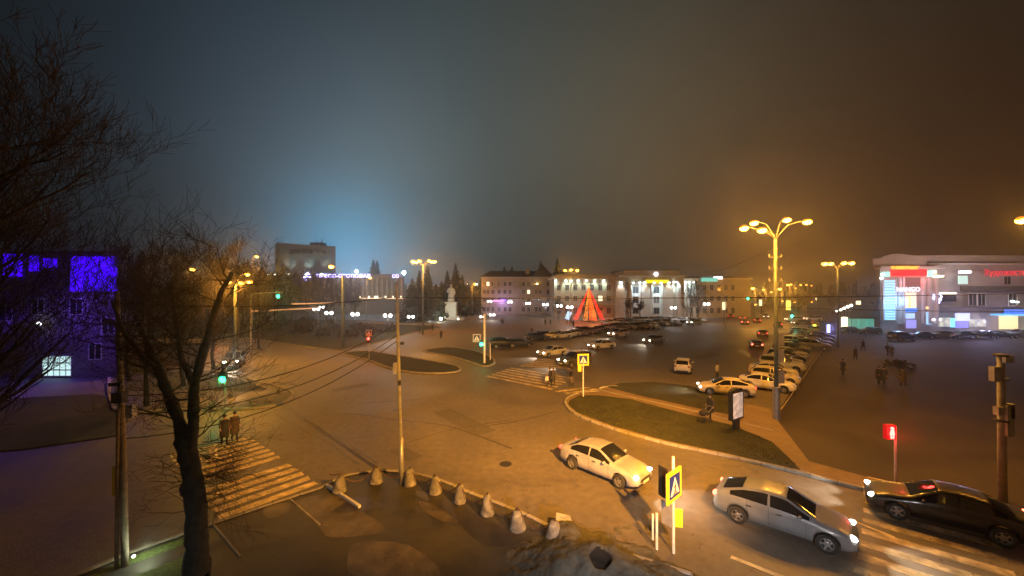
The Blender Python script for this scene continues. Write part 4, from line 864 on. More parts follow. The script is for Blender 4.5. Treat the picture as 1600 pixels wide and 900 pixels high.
# poster stand
x, y = G(1149, 671); t = thing('poster_stand', 'narrow dark poster stand with a pale lit poster on the footpath by the tall mast', 'poster stand', (x, y, 0), rz=R(32))
m = MB(); m.box((0, 0, .38), (.55, .2, .76)); m.build('foot', metald).parent = t
m = MB(); m.box((0, 0, 1.62), (1.35, .26, 1.85)); m.lathe([(.01, -.13), (.68, -.13), (.68, .13), (.01, .13)], (0, 0, 2.3), 20, axis='Y') if False else None; m.prism([(-.6, 2.545), (.6, 2.545), (.45, 2.68), (0, 2.74), (-.45, 2.68)], -.13, .13) if False else None
m.add([(-.66, -.13, 2.548), (.66, -.13, 2.548), (.5, -.13, 2.66), (0, -.13, 2.72), (-.5, -.13, 2.66), (-.66, .13, 2.548), (.66, .13, 2.548), (.5, .13, 2.66), (0, .13, 2.72), (-.5, .13, 2.66)], [(0, 1, 2, 3, 4), (9, 8, 7, 6, 5), (1, 6, 7, 2), (2, 7, 8, 3), (3, 8, 9, 4), (4, 9, 5, 0)])
fr = m.build('frame', metald); fr.parent = t
pm = mat('poster_print', (.55, .5, .47), rough=.25, var=.5, scale=3.2, var2=.5, scale2=2.5, emit=(1, .8, .7), es=.3)
m = MB(); m.box((0, -.14, 1.62), (1.12, .02, 1.6)); m.build('poster', pm).parent = fr
m = MB(); m.box((0, .14, 1.62), (1.12, .02, 1.6)); m.build('poster', pm).parent = fr

# ================================================================== BOLLARDS AND CHAIN
bp = thing('concrete_bollard', 'x', 'bollard', (0, 0, 0))
m = MB(); m.lathe([(.01, 0), (.29, 0), (.30, .06), (.275, .14), (.21, .46), (.16, .66), (.10, .74), (.01, .76)], n=18); m.build('cone', mat('bollard_concrete', (.19, .185, .175), rough=.85, var=.35, scale=4, bump=.9, var2=.35, scale2=2.2), bp, True)
m = MB(); m.lathe([(.012, .74), (.035, .75), (.035, .80), (.01, .82)], n=8); m.build('chain_eye', metald, bp)
bl = [(531, 767), (588, 753), (641, 756), (680, 768), (718, 783), (761, 802), (809, 824), (864, 846)]
tops = []
for i, (p, q) in enumerate(bl):
    o = bp if i == 0 else copy_tree(bp); x, y = G(p, q, .1); o.location = (x, y, .1); o.rotation_euler = (R(rnd.uniform(-3, 3)), R(rnd.uniform(-3, 3)), rnd.uniform(0, 6)); o['label'] = ['concrete cone bollard beside the white kerb bar', 'concrete cone bollard, second in the chained row from the kerb bar', 'concrete cone bollard standing against the thin steel pole', 'concrete cone bollard next after the one at the steel pole', 'fifth concrete cone bollard in the chained row', 'sixth concrete cone bollard in the chained row', 'seventh concrete cone bollard, second from the rubble mound', 'tilted concrete cone bollard nearest the rubble mound'][i]
    s_ = rnd.uniform(.92, 1.08); o.scale = (s_ * rnd.uniform(.95, 1.05), s_, rnd.uniform(.9, 1.06)); o.rotation_euler = (R(rnd.uniform(-6, 6)), R(rnd.uniform(-6, 6)), rnd.uniform(0, 6)); o['group'] = 'chained concrete cone bollards along the pavement'; tops.append(Vector((x, y, .1 + .8)))
for i, (p, q, s) in enumerate(((395, 632, .8), (332, 636, .8), (362, 618, .7), (420, 626, .7), (436, 614, .6), (300, 630, .7))):
    o = copy_tree(bp); x, y = G(p, q, .08); o.location = (x, y, .08); o.scale = (s, s, s * .9); o['label'] = ORD[i] + ' small concrete bollard on the corner island behind the tree'; o['group'] = 'small bollards on the corner island'
m = MB(); tp = [tops[0] + Vector((-.5, .1, -.05))] + tops + [tops[-1] + Vector((.5, -.2, -.6))]
for a, b_ in zip(tp[:-1], tp[1:]):
    n = 14
    m.path([a.lerp(b_, i / n) - Vector((0, 0, (.52 if (a - b_).length > .8 else .05) * 4 * (i / n) * (1 - i / n))) for i in range(n + 1)], .022, 5)
tag(m.build('sagging_chain', mat('rusty_chain', (.10, .06, .04), rough=.7, metal=.4)), 'rusty sagging chain looped over the tops of the cone bollards', 'chain')

# ================================================================== VEGETATION
def grow(mb, p, d, L, r, depth, spread=.6, up=.25, nch=4, tw=None, minr=.006, n=5):
    pts = [Vector(p)]; dd = Vector(d).normalized(); rad = [r]; seg = 4
    for i in range(seg):
        dd = (dd + Vector((rnd.gauss(0, .16), rnd.gauss(0, .16), rnd.gauss(0, .12) + up * .22))).normalized()
        pts.append(pts[-1] + dd * L / seg); rad.append(max(r * (1 - .62 * (i + 1) / seg), minr))
    (mb if r > .03 or tw is None else tw).path(pts, rad, n if r > .05 else 3, cap=False)
    if depth <= 0: return
    for k in range(nch):
        i = rnd.randint(1, seg); base = pts[i]; ax = (pts[i] - pts[i - 1]).normalized()
        side = ax.orthogonal().normalized(); side.rotate(Matrix.Rotation(rnd.uniform(0, 6.28), 3, ax)); nd = (ax * (1 - spread * .5) + side * spread * rnd.uniform(.7, 1.3) + Vector((0, 0, up))).normalized()
        grow(mb, base, nd, L * rnd.uniform(.52, .78), max(rad[i] * rnd.uniform(.45, .65), minr), depth - 1, spread, up, nch, tw, minr, n)
def T(p, q, yy): return Vector(P(p, q, yy))
# foreground forked tree
yT = 12.2; x, y = G(310, 897)
t = thing('forked_tree', 'thick dark bare tree with a forked trunk and pruned limbs in the foreground', 'tree', (x, y, 0))
def wob(base_pts, base_r, n=22):
    """knobbly trunk path with extra bumps"""
    pp = smooth_path([tuple(v) for v in base_pts], 6); k = len(pp); rr = []
    for i in range(k):
        f_ = i / (k - 1) * (len(base_r) - 1); a = int(min(f_, len(base_r) - 2)); r = base_r[a] + (base_r[a + 1] - base_r[a]) * (f_ - a); rr.append(r * (1 + .10 * noise.noise(Vector((i * .55, r * 9, 3)))))
    return pp, rr
m = MB(); tr = [Vector((x, yT, -.1)), T(310, 850, yT), T(309, 800, yT), T(304, 752, yT), T(297, 715, yT), T(292, 690, yT)]
pp, rr = wob(tr, [.40, .31, .28, .265, .26, .25]); m.path(pp, rr, 18)
l1 = [T(292, 695, yT), T(280, 655, yT), T(263, 612, yT + .2), T(248, 575, yT + .4), T(232, 540, yT + .6), T(218, 505, yT + .8)]
pp, rr = wob(l1, [.22, .165, .14, .12, .09, .06]); m.path(pp, rr, 12)
l2 = [T(297, 700, yT), T(304, 655, yT), T(304, 612, yT), T(314, 565, yT - .1), T(327, 520, yT - .2), T(340, 470, yT - .4), T(362, 425, yT - .5)]
pp, rr = wob(l2, [.22, .155, .14, .12, .10, .08, .045]); m.path(pp, rr, 12)
l3 = [T(248, 575, yT + .4), T(225, 560, yT + .2), T(195, 520, yT), T(175, 470, yT - .3)]
m.path(l3, [.09, .07, .055, .03], 8); l4 = [T(304, 600, yT), T(285, 560, yT + .4), T(275, 500, yT + .7), T(268, 440, yT + .9)]; m.path(l4, [.10, .08, .06, .03], 8)
for (c, r) in ((T(292, 690, yT), .30), (T(306, 640, yT), .17), (T(300, 760, yT), .31)): m.ball(c, r, 12, sc3=(1, .9, 1))
for v in range(len(m.v)):
    q = Vector(m.v[v]); nv = noise.noise(q * 3.1) * .035 + noise.noise(q * 9) * .012; m.v[v] = (q.x + nv, q.y + nv, q.z)
trunk = m.build('trunk', mat('dark_bark', (.028, .030, .028), rough=.95, var=.45, scale=6, bump=1.0), t, True)
mb_, tw = MB(), MB()
for L_ in (l1, l2, l3, l4):
    for i in range(1, len(L_)):
        for k in range(2 if i < 3 else 4):
            p_ = L_[i - 1].lerp(L_[i], rnd.random()); a = rnd.uniform(0, 6.28)
            grow(mb_, p_, (math.cos(a), math.sin(a) * .8, rnd.uniform(.0, .9)), rnd.uniform(.9, 1.9), .028, 3, .7, .16, 4, tw, .0045)
for k in range(34):    # low sprouts drooping over the crossing
    p_ = T(rnd.uniform(305, 325), rnd.uniform(690, 790), yT); a = rnd.uniform(-.9, .5)
    grow(mb_, p_, (math.cos(a), math.sin(a) * .6, rnd.uniform(-.3, .5)), rnd.uniform(.7, 1.5), .014, 2, .6, -.10, 4, tw, .0035)
for k in range(14):
    p_ = T(rnd.uniform(285, 300), rnd.uniform(700, 800), yT); a = rnd.uniform(2.4, 3.9)
    grow(mb_, p_, (math.cos(a), math.sin(a) * .6, rnd.uniform(-.1, .5)), rnd.uniform(.6, 1.3), .012, 2, .6, -.05, 3, tw, .0035)
mb_.build('limb', bark, t); tw.build('crown', twigm, t)
def bare_tree(lb, x, y, h, r, crown, n1=7, depth=3, up=.3, group=None, minr=.008, lean=0, n_l=26, nch=4):
    t = thing('bare_tree', lb, 'tree', (x, y, 0), group=group); a = MB(); tw = MB(); pts = []; d = 0
    for i in range(n1 + 1): pts.append(Vector((x + lean * (i / n1) ** 1.5 + rnd.gauss(0, .06) * h / 10, y + rnd.gauss(0, .06) * h / 10, h * .8 * i / n1)))
    a.path(pts, [r * (1 - .8 * i / n1) for i in range(n1 + 1)], 9); a.build('trunk', bark, t, True); b2 = MB()
    for k in range(n_l):
        f_ = rnd.uniform(.28, 1); i = min(int(f_ * n1), n1 - 1); p_ = pts[i].lerp(pts[i + 1], f_ * n1 - i); an = rnd.uniform(0, 6.28)
        grow(b2, p_, (math.cos(an), math.sin(an), rnd.uniform(.3, 1.3)), crown * rnd.uniform(.6, 1.1) * (1.15 - .5 * f_), r * .28 * (1.2 - f_ * .7), depth, .62, up, nch, tw, minr)
    b2.v += []; tw.v and None
    base = len(b2.v); b2.v += tw.v; b2.f += [tuple(base + i for i in f_) for f_ in tw.f]; b2.m += tw.m
    b2.build('crown', twigm, t); return t
bare_tree('large dark bare tree filling the side of the view beyond the pavement edge', -17.6, 11.2, 16.5, .34, 4.2, depth=4, minr=.006, lean=2.2, n_l=28)
bare_tree('second large bare tree crowding over the blue lit building', -24.5, 17, 16.5, .3, 4.0, depth=3, minr=.009, n_l=24)
for i, (p, yy, h_) in enumerate(((232, 30, 12.5), (285, 36, 13.5), (335, 44, 15), (372, 52, 16.5), (200, 38, 13.5), (405, 60, 13.5))):
    bare_tree(['bare tree with upright twigs right behind the forked trunk', 'second bare tree back in the thicket behind the forked trunk', 'tall bare tree in the thicket nearest the green signal', 'tallest bare tree beside the amber lamps', 'bare tree close to the corner of the blue building', 'small bare tree at the edge of the shrub lawn'][i], X(p, yy), yy, h_, .2, 3.2, depth=3, up=.55, group='bare trees along the left street', minr=.014, n_l=26)
# midground shrubs on the park lawn
def shrub(lb, x, y, r, h, name='shrub', group=None, leafy=True, n_=260):
    t = thing(name, lb, 'shrub', (x, y, 0), group=group); a = MB()
    for k in range(9): an = rnd.uniform(0, 6.28); a.path([(x, y, 0), (x + math.cos(an) * r * .5, y + math.sin(an) * r * .5, h * .6), (x + math.cos(an) * r * .8, y + math.sin(an) * r * .8, h)], [.05, .03, .01], 4)
    a.build('stem', bark, t); f_ = MB()
    for k in range(n_):
        an = rnd.uniform(0, 6.28); rr_ = r * math.sqrt(rnd.random()); z = h * rnd.uniform(.12, 1) * (1 - .35 * (rr_ / r) ** 2); c = Vector((x + math.cos(an) * rr_, y + math.sin(an) * rr_, z)); s = rnd.uniform(.12, .3) * max(r / 1.5, .7)
        u = Vector((rnd.gauss(0, 1), rnd.gauss(0, 1), rnd.gauss(0, 1))).normalized(); v_ = u.orthogonal().normalized() * s; w_ = u.cross(v_).normalized() * s * .7
        f_.add([c - v_, c + w_, c + v_, c - w_], [(0, 1, 2, 3)])
    f_.build('foliage', mat('shrub_leaves', (.045, .042, .022), rough=.95, var=.4, scale=3), t); return t
k = 0
for (p, q) in ((400, 505), (425, 512), (450, 503), (470, 515), (490, 508), (505, 520), (520, 507), (545, 520), (560, 512), (575, 520), (590, 514), (610, 512), (415, 498), (440, 496), (480, 498), (345, 515), (375, 510), (320, 520)):
    x, y = G(p, q + 6); shrub(ORD[k] + ' dark shrub of the clumps on the park lawn', x, y, rnd.uniform(1.3, 2.3), rnd.uniform(1.4, 2.6), group='shrubs on the park lawn'); k += 1
for i, (p, yy, h_, cr) in enumerate(((430, 105, 15, 4.5), (455, 112, 16, 5), (482, 100, 14, 4.5), (510, 108, 13.5, 4), (405, 96, 15, 4.5), (538, 118, 12.5, 4), (555, 125, 12, 4), (380, 88, 16, 4.5), (350, 92, 17, 5))):
    bare_tree(ORD[i] + ' bare park tree in the dark belt below the grey hall', X(p, yy), yy, h_, .25, cr, depth=2, up=.35, group='bare park trees below the grey hall', minr=.035, n_l=30, nch=5)
for i, (p, yy, h_) in enumerate(((1078, 106, 11), (1090, 112, 11.5), (985, 118, 7.5), (1000, 120, 6.5), (1190, 150, 8), (1262, 160, 9), (1300, 150, 9), (872, 125, 7), (934, 122, 6), (1247, 120, 8))):
    bare_tree(['bare tree in front of the lit wing, nearer its portico', 'bare tree in front of the lit wing, nearer the mast arm', 'small bare tree before the first portico bay', 'small bare tree between the portico bays', 'small bare tree down the avenue by the first amber lamps', 'bare tree down the avenue past the tall mast', 'bare tree under the four headed mast', 'low bare tree at the corner of the apartment house', 'low bare tree just behind the glowing tree', 'bare tree behind the yellow lit sign'][i], X(p, yy), yy, h_, .18, h_ * .3, depth=2, up=.35, minr=.03, n_l=22)
# spruces
def spruce(h, r, tiers=17, name='spruce'):
    t = thing(name, 'x', 'tree'); m = MB(); m.path([(0, 0, 0), (0, 0, h)], [.03 * h * .5, .01], 7); m.build('trunk', bark, t); f_ = MB()
    for k in range(tiers * 13):
        u = (k / (tiers * 13)); z = h * (.10 + .9 * u); rr_ = r * (1 - u) ** .85 * rnd.uniform(.55, 1.15) + .12; an = k * 2.4 + rnd.uniform(-.3, .3); dx, dy = math.cos(an), math.sin(an); w = .30 * rr_ + .12; dz = -.25 * rr_
        a_ = Vector((0, 0, z + .1 * rr_)); e = Vector((dx * rr_, dy * rr_, z + dz)); s = Vector((-dy, dx, 0)) * w; mid = a_.lerp(e, .55)
        f_.add([a_, mid + s, e, mid - s], [(0, 1, 2, 3)])
        for q in range(3):
            c = a_.lerp(e, .35 + .3 * q); hang = Vector((rnd.uniform(-.2, .2), rnd.uniform(-.2, .2), -.35 * rr_ * rnd.uniform(.5, 1) - .1)); ss = Vector((dx, dy, 0)) * w * .6
            f_.add([c - ss, c + ss, c + hang], [(0, 1, 2)])
    f_.build('foliage', needle, t); return t
sp1 = spruce(16, 3.4); sp2 = spruce(14, 4.2, 15); sp3 = spruce(12, 4.6, 13)
SP = [(583, 165, 1.42, 0), (589, 166, 1.40, 0), (644, 112, .92, 1), (655, 118, .97, 0), (668, 116, 1.05, 0), (681, 120, .95, 2), (690, 124, 1.02, 2), (699, 140, 1.05, 0), (712, 138, 1.2, 0), (722, 142, 1.08, 1), (731, 150, 1.05, 2), (742, 152, 1.1, 2), (752, 160, 1.1, 1), (763, 176, 1.15, 2), (775, 178, 1.2, 2), (788, 180, 1.3, 0), (800, 178, 1.3, 0), (812, 178, 1.15, 2), (845, 176, 1.45, 0), (871, 172, 1.5, 0), (880, 170, 1.3, 1), (858, 176, 1.3, 2)]
for i, (p, yy, s, kd) in enumerate(SP):
    src = (sp1, sp2, sp3)[kd]
    o = copy_tree(src); o.location = (X(p, yy), yy, 0); o.scale = (s, s, s); o.rotation_euler = (0, 0, rnd.uniform(0, 6)); o['group'] = 'dark spruces on the skyline'
    o['label'] = ('taller of the twin spruce tips above the neon letters', 'second of the twin spruce tips above the neon letters')[i] if i < 2 else (ORD[i - 2] + ' dark spruce on the skyline counted from the six headed mast')
for s_ in (sp1, sp2, sp3):
    for c in list(s_.children): bpy.data.objects.remove(c)
    bpy.data.objects.remove(s_)
# distant wood
m = MB()
for k in range(900):
    an = rnd.uniform(-.95, 1.0); d = rnd.uniform(300, 420); x, y = math.sin(an) * d * 1.1, math.cos(an) * d * 1.0 + 30; h_ = rnd.uniform(9, 16); w = rnd.uniform(3, 6)
    for j in range(5):
        z0 = h_ * j / 6; ww = w * (1.0 - .14 * j)
        for q in range(2): a_ = rnd.uniform(0, 3.14); c, s = math.cos(a_) * ww / 2, math.sin(a_) * ww / 2; m.add([(x - c, y - s, z0), (x + c, y + s, z0), (x + c * .4 + rnd.uniform(-.5, .5), y + s * .4, z0 + h_ / 2.4), (x - c * .5, y - s * .5, z0 + h_ / 2.8)], [(0, 1, 2, 3)])
struct(m.build('distant_wood', needle), 'stuff')

# ================================================================== LIT FESTIVE TREE
yy = 112; x, _, zt = P(920, 450, yy); zb = .3
t = thing('festive_tree', 'festive tree of glowing red and orange light garlands on the square', 'festive tree', (x, yy, 0))
redg = emat('garland_red', (1, .0, .004), 2.2); org = emat('garland_orange', (1, .10, .004), 2.2); yelg = emat('garland_amber', (1, .30, .03), 1.6)
def garland(name, x0, x1, dy, z1, material):
    """net of lamps hung from the apex down to a rail between x0 and x1"""
    g_ = MB(); apex = Vector((x, yy, zt))
    for k in range(4):
        b0 = Vector((x + x0 + (x1 - x0) * k / 3, yy + dy, z1)); g_.path([apex, b0], [.03, .045], 4)
        for j in range(16):
            c = apex.lerp(b0, (j + rnd.random()) / 16); g_.ball(c, .11, 5)
    for j in range(12, 12):
        f_ = j / 12; a_ = apex.lerp(Vector((x + x0, yy + dy, z1)), f_); b_ = apex.lerp(Vector((x + x1, yy + dy, z1)), f_); g_.path([a_, b_], .022, 3)
    g_.build(name, material, t)
garland('garland', -4.6, -3.5, -1, .7, redg); garland('garland', 3.2, 4.3, -1, .7, redg)
garland('garland', -1.9, -.9, -2, .6, yelg); garland('garland', -.3, .9, -2.3, .6, org); garland('garland', .9, 1.9, -2, .6, org)
m = MB(); m.path([(x, yy, 0), (x, yy, zt)], [.18, .08], 8); m.build('mast', metald, t); m = MB(); m.ball((x, yy, zt + .2), .3); m.build('tip_star', yelg, t)
f_ = MB()
for k in range(520):
    u = rnd.random(); z = .3 + u * 7.5; rr_ = 2.5 * (1 - u) * rnd.uniform(.3, 1); an = rnd.uniform(0, 6.28); c = Vector((x - .6 + math.cos(an) * rr_, yy + math.sin(an) * rr_, z)); e = Vector((math.cos(an) * .5, math.sin(an) * .5, -.25)); s = Vector((-math.sin(an), math.cos(an), 0)) * .2
    f_.add([c, c + e * .5 + s, c + e, c + e * .5 - s], [(0, 1, 2, 3)])
f_.build('foliage', needle, t)
lamp('POINT', (x - 3.5, yy - 2, 3), 500, (1, .08, .04), t, .6, name='garland_light'); lamp('POINT', (x + 3.5, yy - 2, 3), 500, (1, .08, .04), t, .6, name='garland_light'); lamp('POINT', (x + .5, yy - 4, 3), 700, (1, .3, .05), t, .6, name='garland_light')
x, y, z = P(888, 493, 104); t = thing('leaning_screen', 'pale blue lit panel leaning beside the festive tree', 'display board', (x, y, 0)); m = MB(); m.box((x, y, z), (1.2, .2, 2.2), ry=R(22)); m.build('lit_panel', emat('pale_panel', (.5, .7, .9), 1.2), t); m = MB(); m.path([(x - .5, y + .2, 0), (x + .2, y + .1, z)], .06, 5); m.build('support', metald, t)
# ================================================================== CARS
def prof(tab, x):
    def at(x):
        if x <= tab[0][0]: return tab[0][1:]
        for a, b in zip(tab[:-1], tab[1:]):
            if x <= b[0]:
                t = (x - a[0]) / (b[0] - a[0]); return [p + (q - p) * t for p, q in zip(a[1:], b[1:])]
        return tab[-1][1:]
    s = [at(x + d) for d in (-.09, -.045, 0, .045, .09)]; return [sum(c) / 5 for c in zip(*s)]
KIND = {
 # x, top, belt, half width, roof half width
 'sedan': ([(-2.26, .62, .58, .66, .5), (-2.2, .98, .90, .76, .62), (-1.72, 1.06, .97, .84, .66), (-1.08, 1.36, .99, .87, .60), (-.45, 1.45, .98, .88, .60), (.12, 1.43, .96, .88, .60), (.55, 1.22, .94, .88, .65), (.98, .98, .91, .87, .70), (1.65, .88, .82, .85, .66), (2.08, .74, .70, .79, .60), (2.22, .56, .53, .68, .5)], (.93, .16), (-1.14, -1.66), (-1.45, .80), 1.33, -1.33),
 'hatch': ([(-2.06, .70, .66, .68, .55), (-2.0, 1.04, .98, .80, .66), (-1.86, 1.28, 1.03, .83, .64), (-1.5, 1.47, 1.02, .86, .60), (-.7, 1.53, .99, .87, .61), (.15, 1.50, .97, .87, .61), (.62, 1.27, .95, .87, .65), (1.05, 1.02, .92, .86, .70), (1.6, .91, .85, .84, .66), (1.98, .74, .70, .78, .6), (2.1, .58, .54, .68, .5)], (.99, .2), (-1.56, -1.96), (-1.75, .85), 1.28, -1.25),
 'fast': ([(-2.24, .66, .62, .68, .5), (-2.18, 1.0, .93, .78, .62), (-1.85, 1.12, 1.02, .83, .62), (-1.2, 1.36, 1.02, .87, .60), (-.5, 1.47, 1.0, .88, .60), (.15, 1.45, .97, .88, .60), (.65, 1.20, .94, .88, .66), (1.08, .98, .91, .87, .70), (1.65, .88, .82, .85, .66), (2.06, .74, .70, .79, .6), (2.2, .56, .53, .68, .5)], (1.02, .2), (-1.18, -1.86), (-1.6, .88), 1.35, -1.33),
 'suv': ([(-2.2, .80, .76, .72, .6), (-2.15, 1.2, 1.12, .86, .7), (-2.0, 1.5, 1.16, .89, .68), (-1.7, 1.70, 1.15, .92, .68), (-.7, 1.76, 1.13, .93, .69), (.15, 1.72, 1.10, .93, .68), (.62, 1.42, 1.08, .93, .72), (1.0, 1.17, 1.05, .92, .76), (1.75, 1.06, .98, .89, .72), (2.1, .90, .86, .84, .68), (2.24, .66, .62, .74, .6)], (.96, .2), (-1.74, -2.1), (-1.9, .85), 1.35, -1.35),
}
def ring(k, x):
    tab, ws, rw, sw, wf, wr_ = KIND[k]; top, belt, w, rf = prof(tab, x); x0, x1 = tab[0][0], tab[-1][0]
    zb = .24 if k != 'suv' else .32
    e = max(0, (abs(x) - 1.9)) / .35; zb += .10 * min(e, 1)
    for xw in (wf, wr_):
        Rr_ = .375 if k != 'suv' else .42
        if abs(x - xw) < Rr_: zb = max(zb, (.33 if k != 'suv' else .38) + math.sqrt(Rr_ ** 2 - (x - xw) ** 2) * .97)
    f_ = .6 + .28 * min(max((top - belt) / .4, 0), 1); z5 = belt + (top - belt) * f_; lo = belt - .12; zb = min(zb, lo - .02)
    return [(0, zb), (w * .88, zb), (w * .97, zb + (lo - zb) * .06), (w, zb + (lo - zb) * .5), (w * .99, lo), (w * .955, belt), (rf + (w * .955 - rf) * .12, z5), (rf * .86, belt + (top - belt) * .96), (rf * .5, top), (0, top + .006)]
CARMESH = {}
def car_meshes(k):
    tab, ws, rw, sw, wf, wr_ = KIND[k]; x0, x1 = tab[0][0], tab[-1][0]
    xs_ = set(); x = x0
    while x < x1: xs_.add(round(x, 3)); x += .07
    xs_.add(x1)
    for xw in (wf, wr_):
        Rr_ = .375 if k != 'suv' else .42
        for a in range(-9, 10): xs_.add(round(xw + Rr_ * math.sin(a * math.pi / 18), 3))
        xs_.add(xw - Rr_ - .004); xs_.add(xw + Rr_ + .004)
    xs_ = sorted(xs_); m = MB(); vs = []; n = 18
    for x in xs_:
        rg = ring(k, x); full = [(y, z) for y, z in rg] + [(-y, z) for y, z in rg[-2:0:-1]]
        # pull the ends in so that the nose and tail are rounded in plan
        vs += [(x - (.10 * (y / .85) ** 2 if x > x1 - .5 else 0) * min(1, (x - (x1 - .5)) / .5) + (.07 * (y / .85) ** 2 * min(1, ((x0 + .4) - x) / .4) if x < x0 + .4 else 0), y, z) for y, z in full]
    n = len(full); fs = []
    for i in range(len(xs_) - 1):
        for j in range(n): a = i * n + j; b = i * n + (j + 1) % n; fs.append((a, a + n, b + n, b))
    fs += [tuple(range(n)), tuple((len(xs_) - 1) * n + j for j in range(n))[::-1]]
    m.add(vs, fs); out = {'body': m}
    # glass
    def strip_glass(xa, xb, off, inset=.90):
        g = MB(); v = []; N = 9
        for i in range(N):
            x = xa + (xb - xa) * i / (N - 1); rg = ring(k, x); z5, z7, z8, z9 = rg[6][1], rg[7][1], rg[8][1], rg[9][1]
            for (y, z) in ((-rg[6][0] * inset, z5 + (z7 - z5) * .35), (-rg[7][0] * .9, z7), (-rg[8][0], z8), (0, z9), (rg[8][0], z8), (rg[7][0] * .9, z7), (rg[6][0] * inset, z5 + (z7 - z5) * .35)): v.append((x + off, y, z + .014))
        ff = [(i * 7 + j, i * 7 + j + 1, (i + 1) * 7 + j + 1, (i + 1) * 7 + j) for i in range(N - 1) for j in range(6)]; g.add(v, ff); return g
    out['windscreen'] = strip_glass(ws[0], ws[1], .012); out['rear_window'] = strip_glass(rw[0], rw[1], -.012)
    sides = []
    for sgn in (1, -1):
        for (a, b) in ((sw[0], -.36), (-.28, sw[1])):
            g = MB(); v = []; N = 12
            for i in range(N):
                x = a + (b - a) * i / (N - 1); rg = ring(k, x); P4, P5 = rg[5], rg[6]; dz = P5[1] - P4[1]
                hi = max(min(.92, (dz - .03) / max(dz, .01)), .12); 
                for t_ in (.06, hi): v.append((x, sgn * (P4[0] + (P5[0] - P4[0]) * t_ + .010), P4[1] + dz * t_))
            g.add(v, [(2 * i, 2 * i + 1, 2 * i + 3, 2 * i + 2) for i in range(N - 1)]); sides.append(g)
    out['side_window'] = sides
    return out
def make_wheel(r=.325, rim=None):
    t_ = MB(); t_.lathe([(r * .62, -.09), (r * .9, -.105), (r, -.07), (r, .07), (r * .9, .105), (r * .62, .09)], n=22, axis='Y')
    m = MB(); m.lathe([(.01, .02), (r * .3, .03), (r * .3, .05), (r * .2, .07), (.01, .07)], n=12, axis='Y'); m.lathe([(r * .58, -.08), (r * .64, .085), (r * .58, .09), (r * .56, .02), (r * .56, -.08)], n=22, axis='Y')
    for k in range(5):
        a = k * 2 * math.pi / 5; m.box((math.cos(a) * r * .4, .055, math.sin(a) * r * .4), (r * .5, .03, r * .16), ry=-a)
    m.lathe([(.01, -.02), (r * .57, -.02)], n=18, axis='Y', mi=1)
    return t_, m
def mesh_of(mb, name, mats, smooth=True):
    me = bpy.data.meshes.new(name); me.from_pydata(mb.v, [], mb.f)
    for q in mats: me.materials.append(q)
    me.polygons.foreach_set('material_index', mb.m); me.polygons.foreach_set('use_smooth', [smooth] * len(mb.f)); me.update(); return me
TY, RI = make_wheel(); TYM = mesh_of(TY, 'tyre', [rubber]); RIM = mesh_of(RI, 'rim', [rimm, black], False)
def put(name, me, parent, loc=(0, 0, 0), rot=(0, 0, 0), scale=None):
    o = bpy.data.objects.new(name, me); COL.objects.link(o); o.parent = parent; o.location = loc; o.rotation_euler = rot
    if scale: o.scale = scale
    return o
CACHE = {}
def cm(key, fn):
    if key not in CACHE: CACHE[key] = fn()
    return CACHE[key]
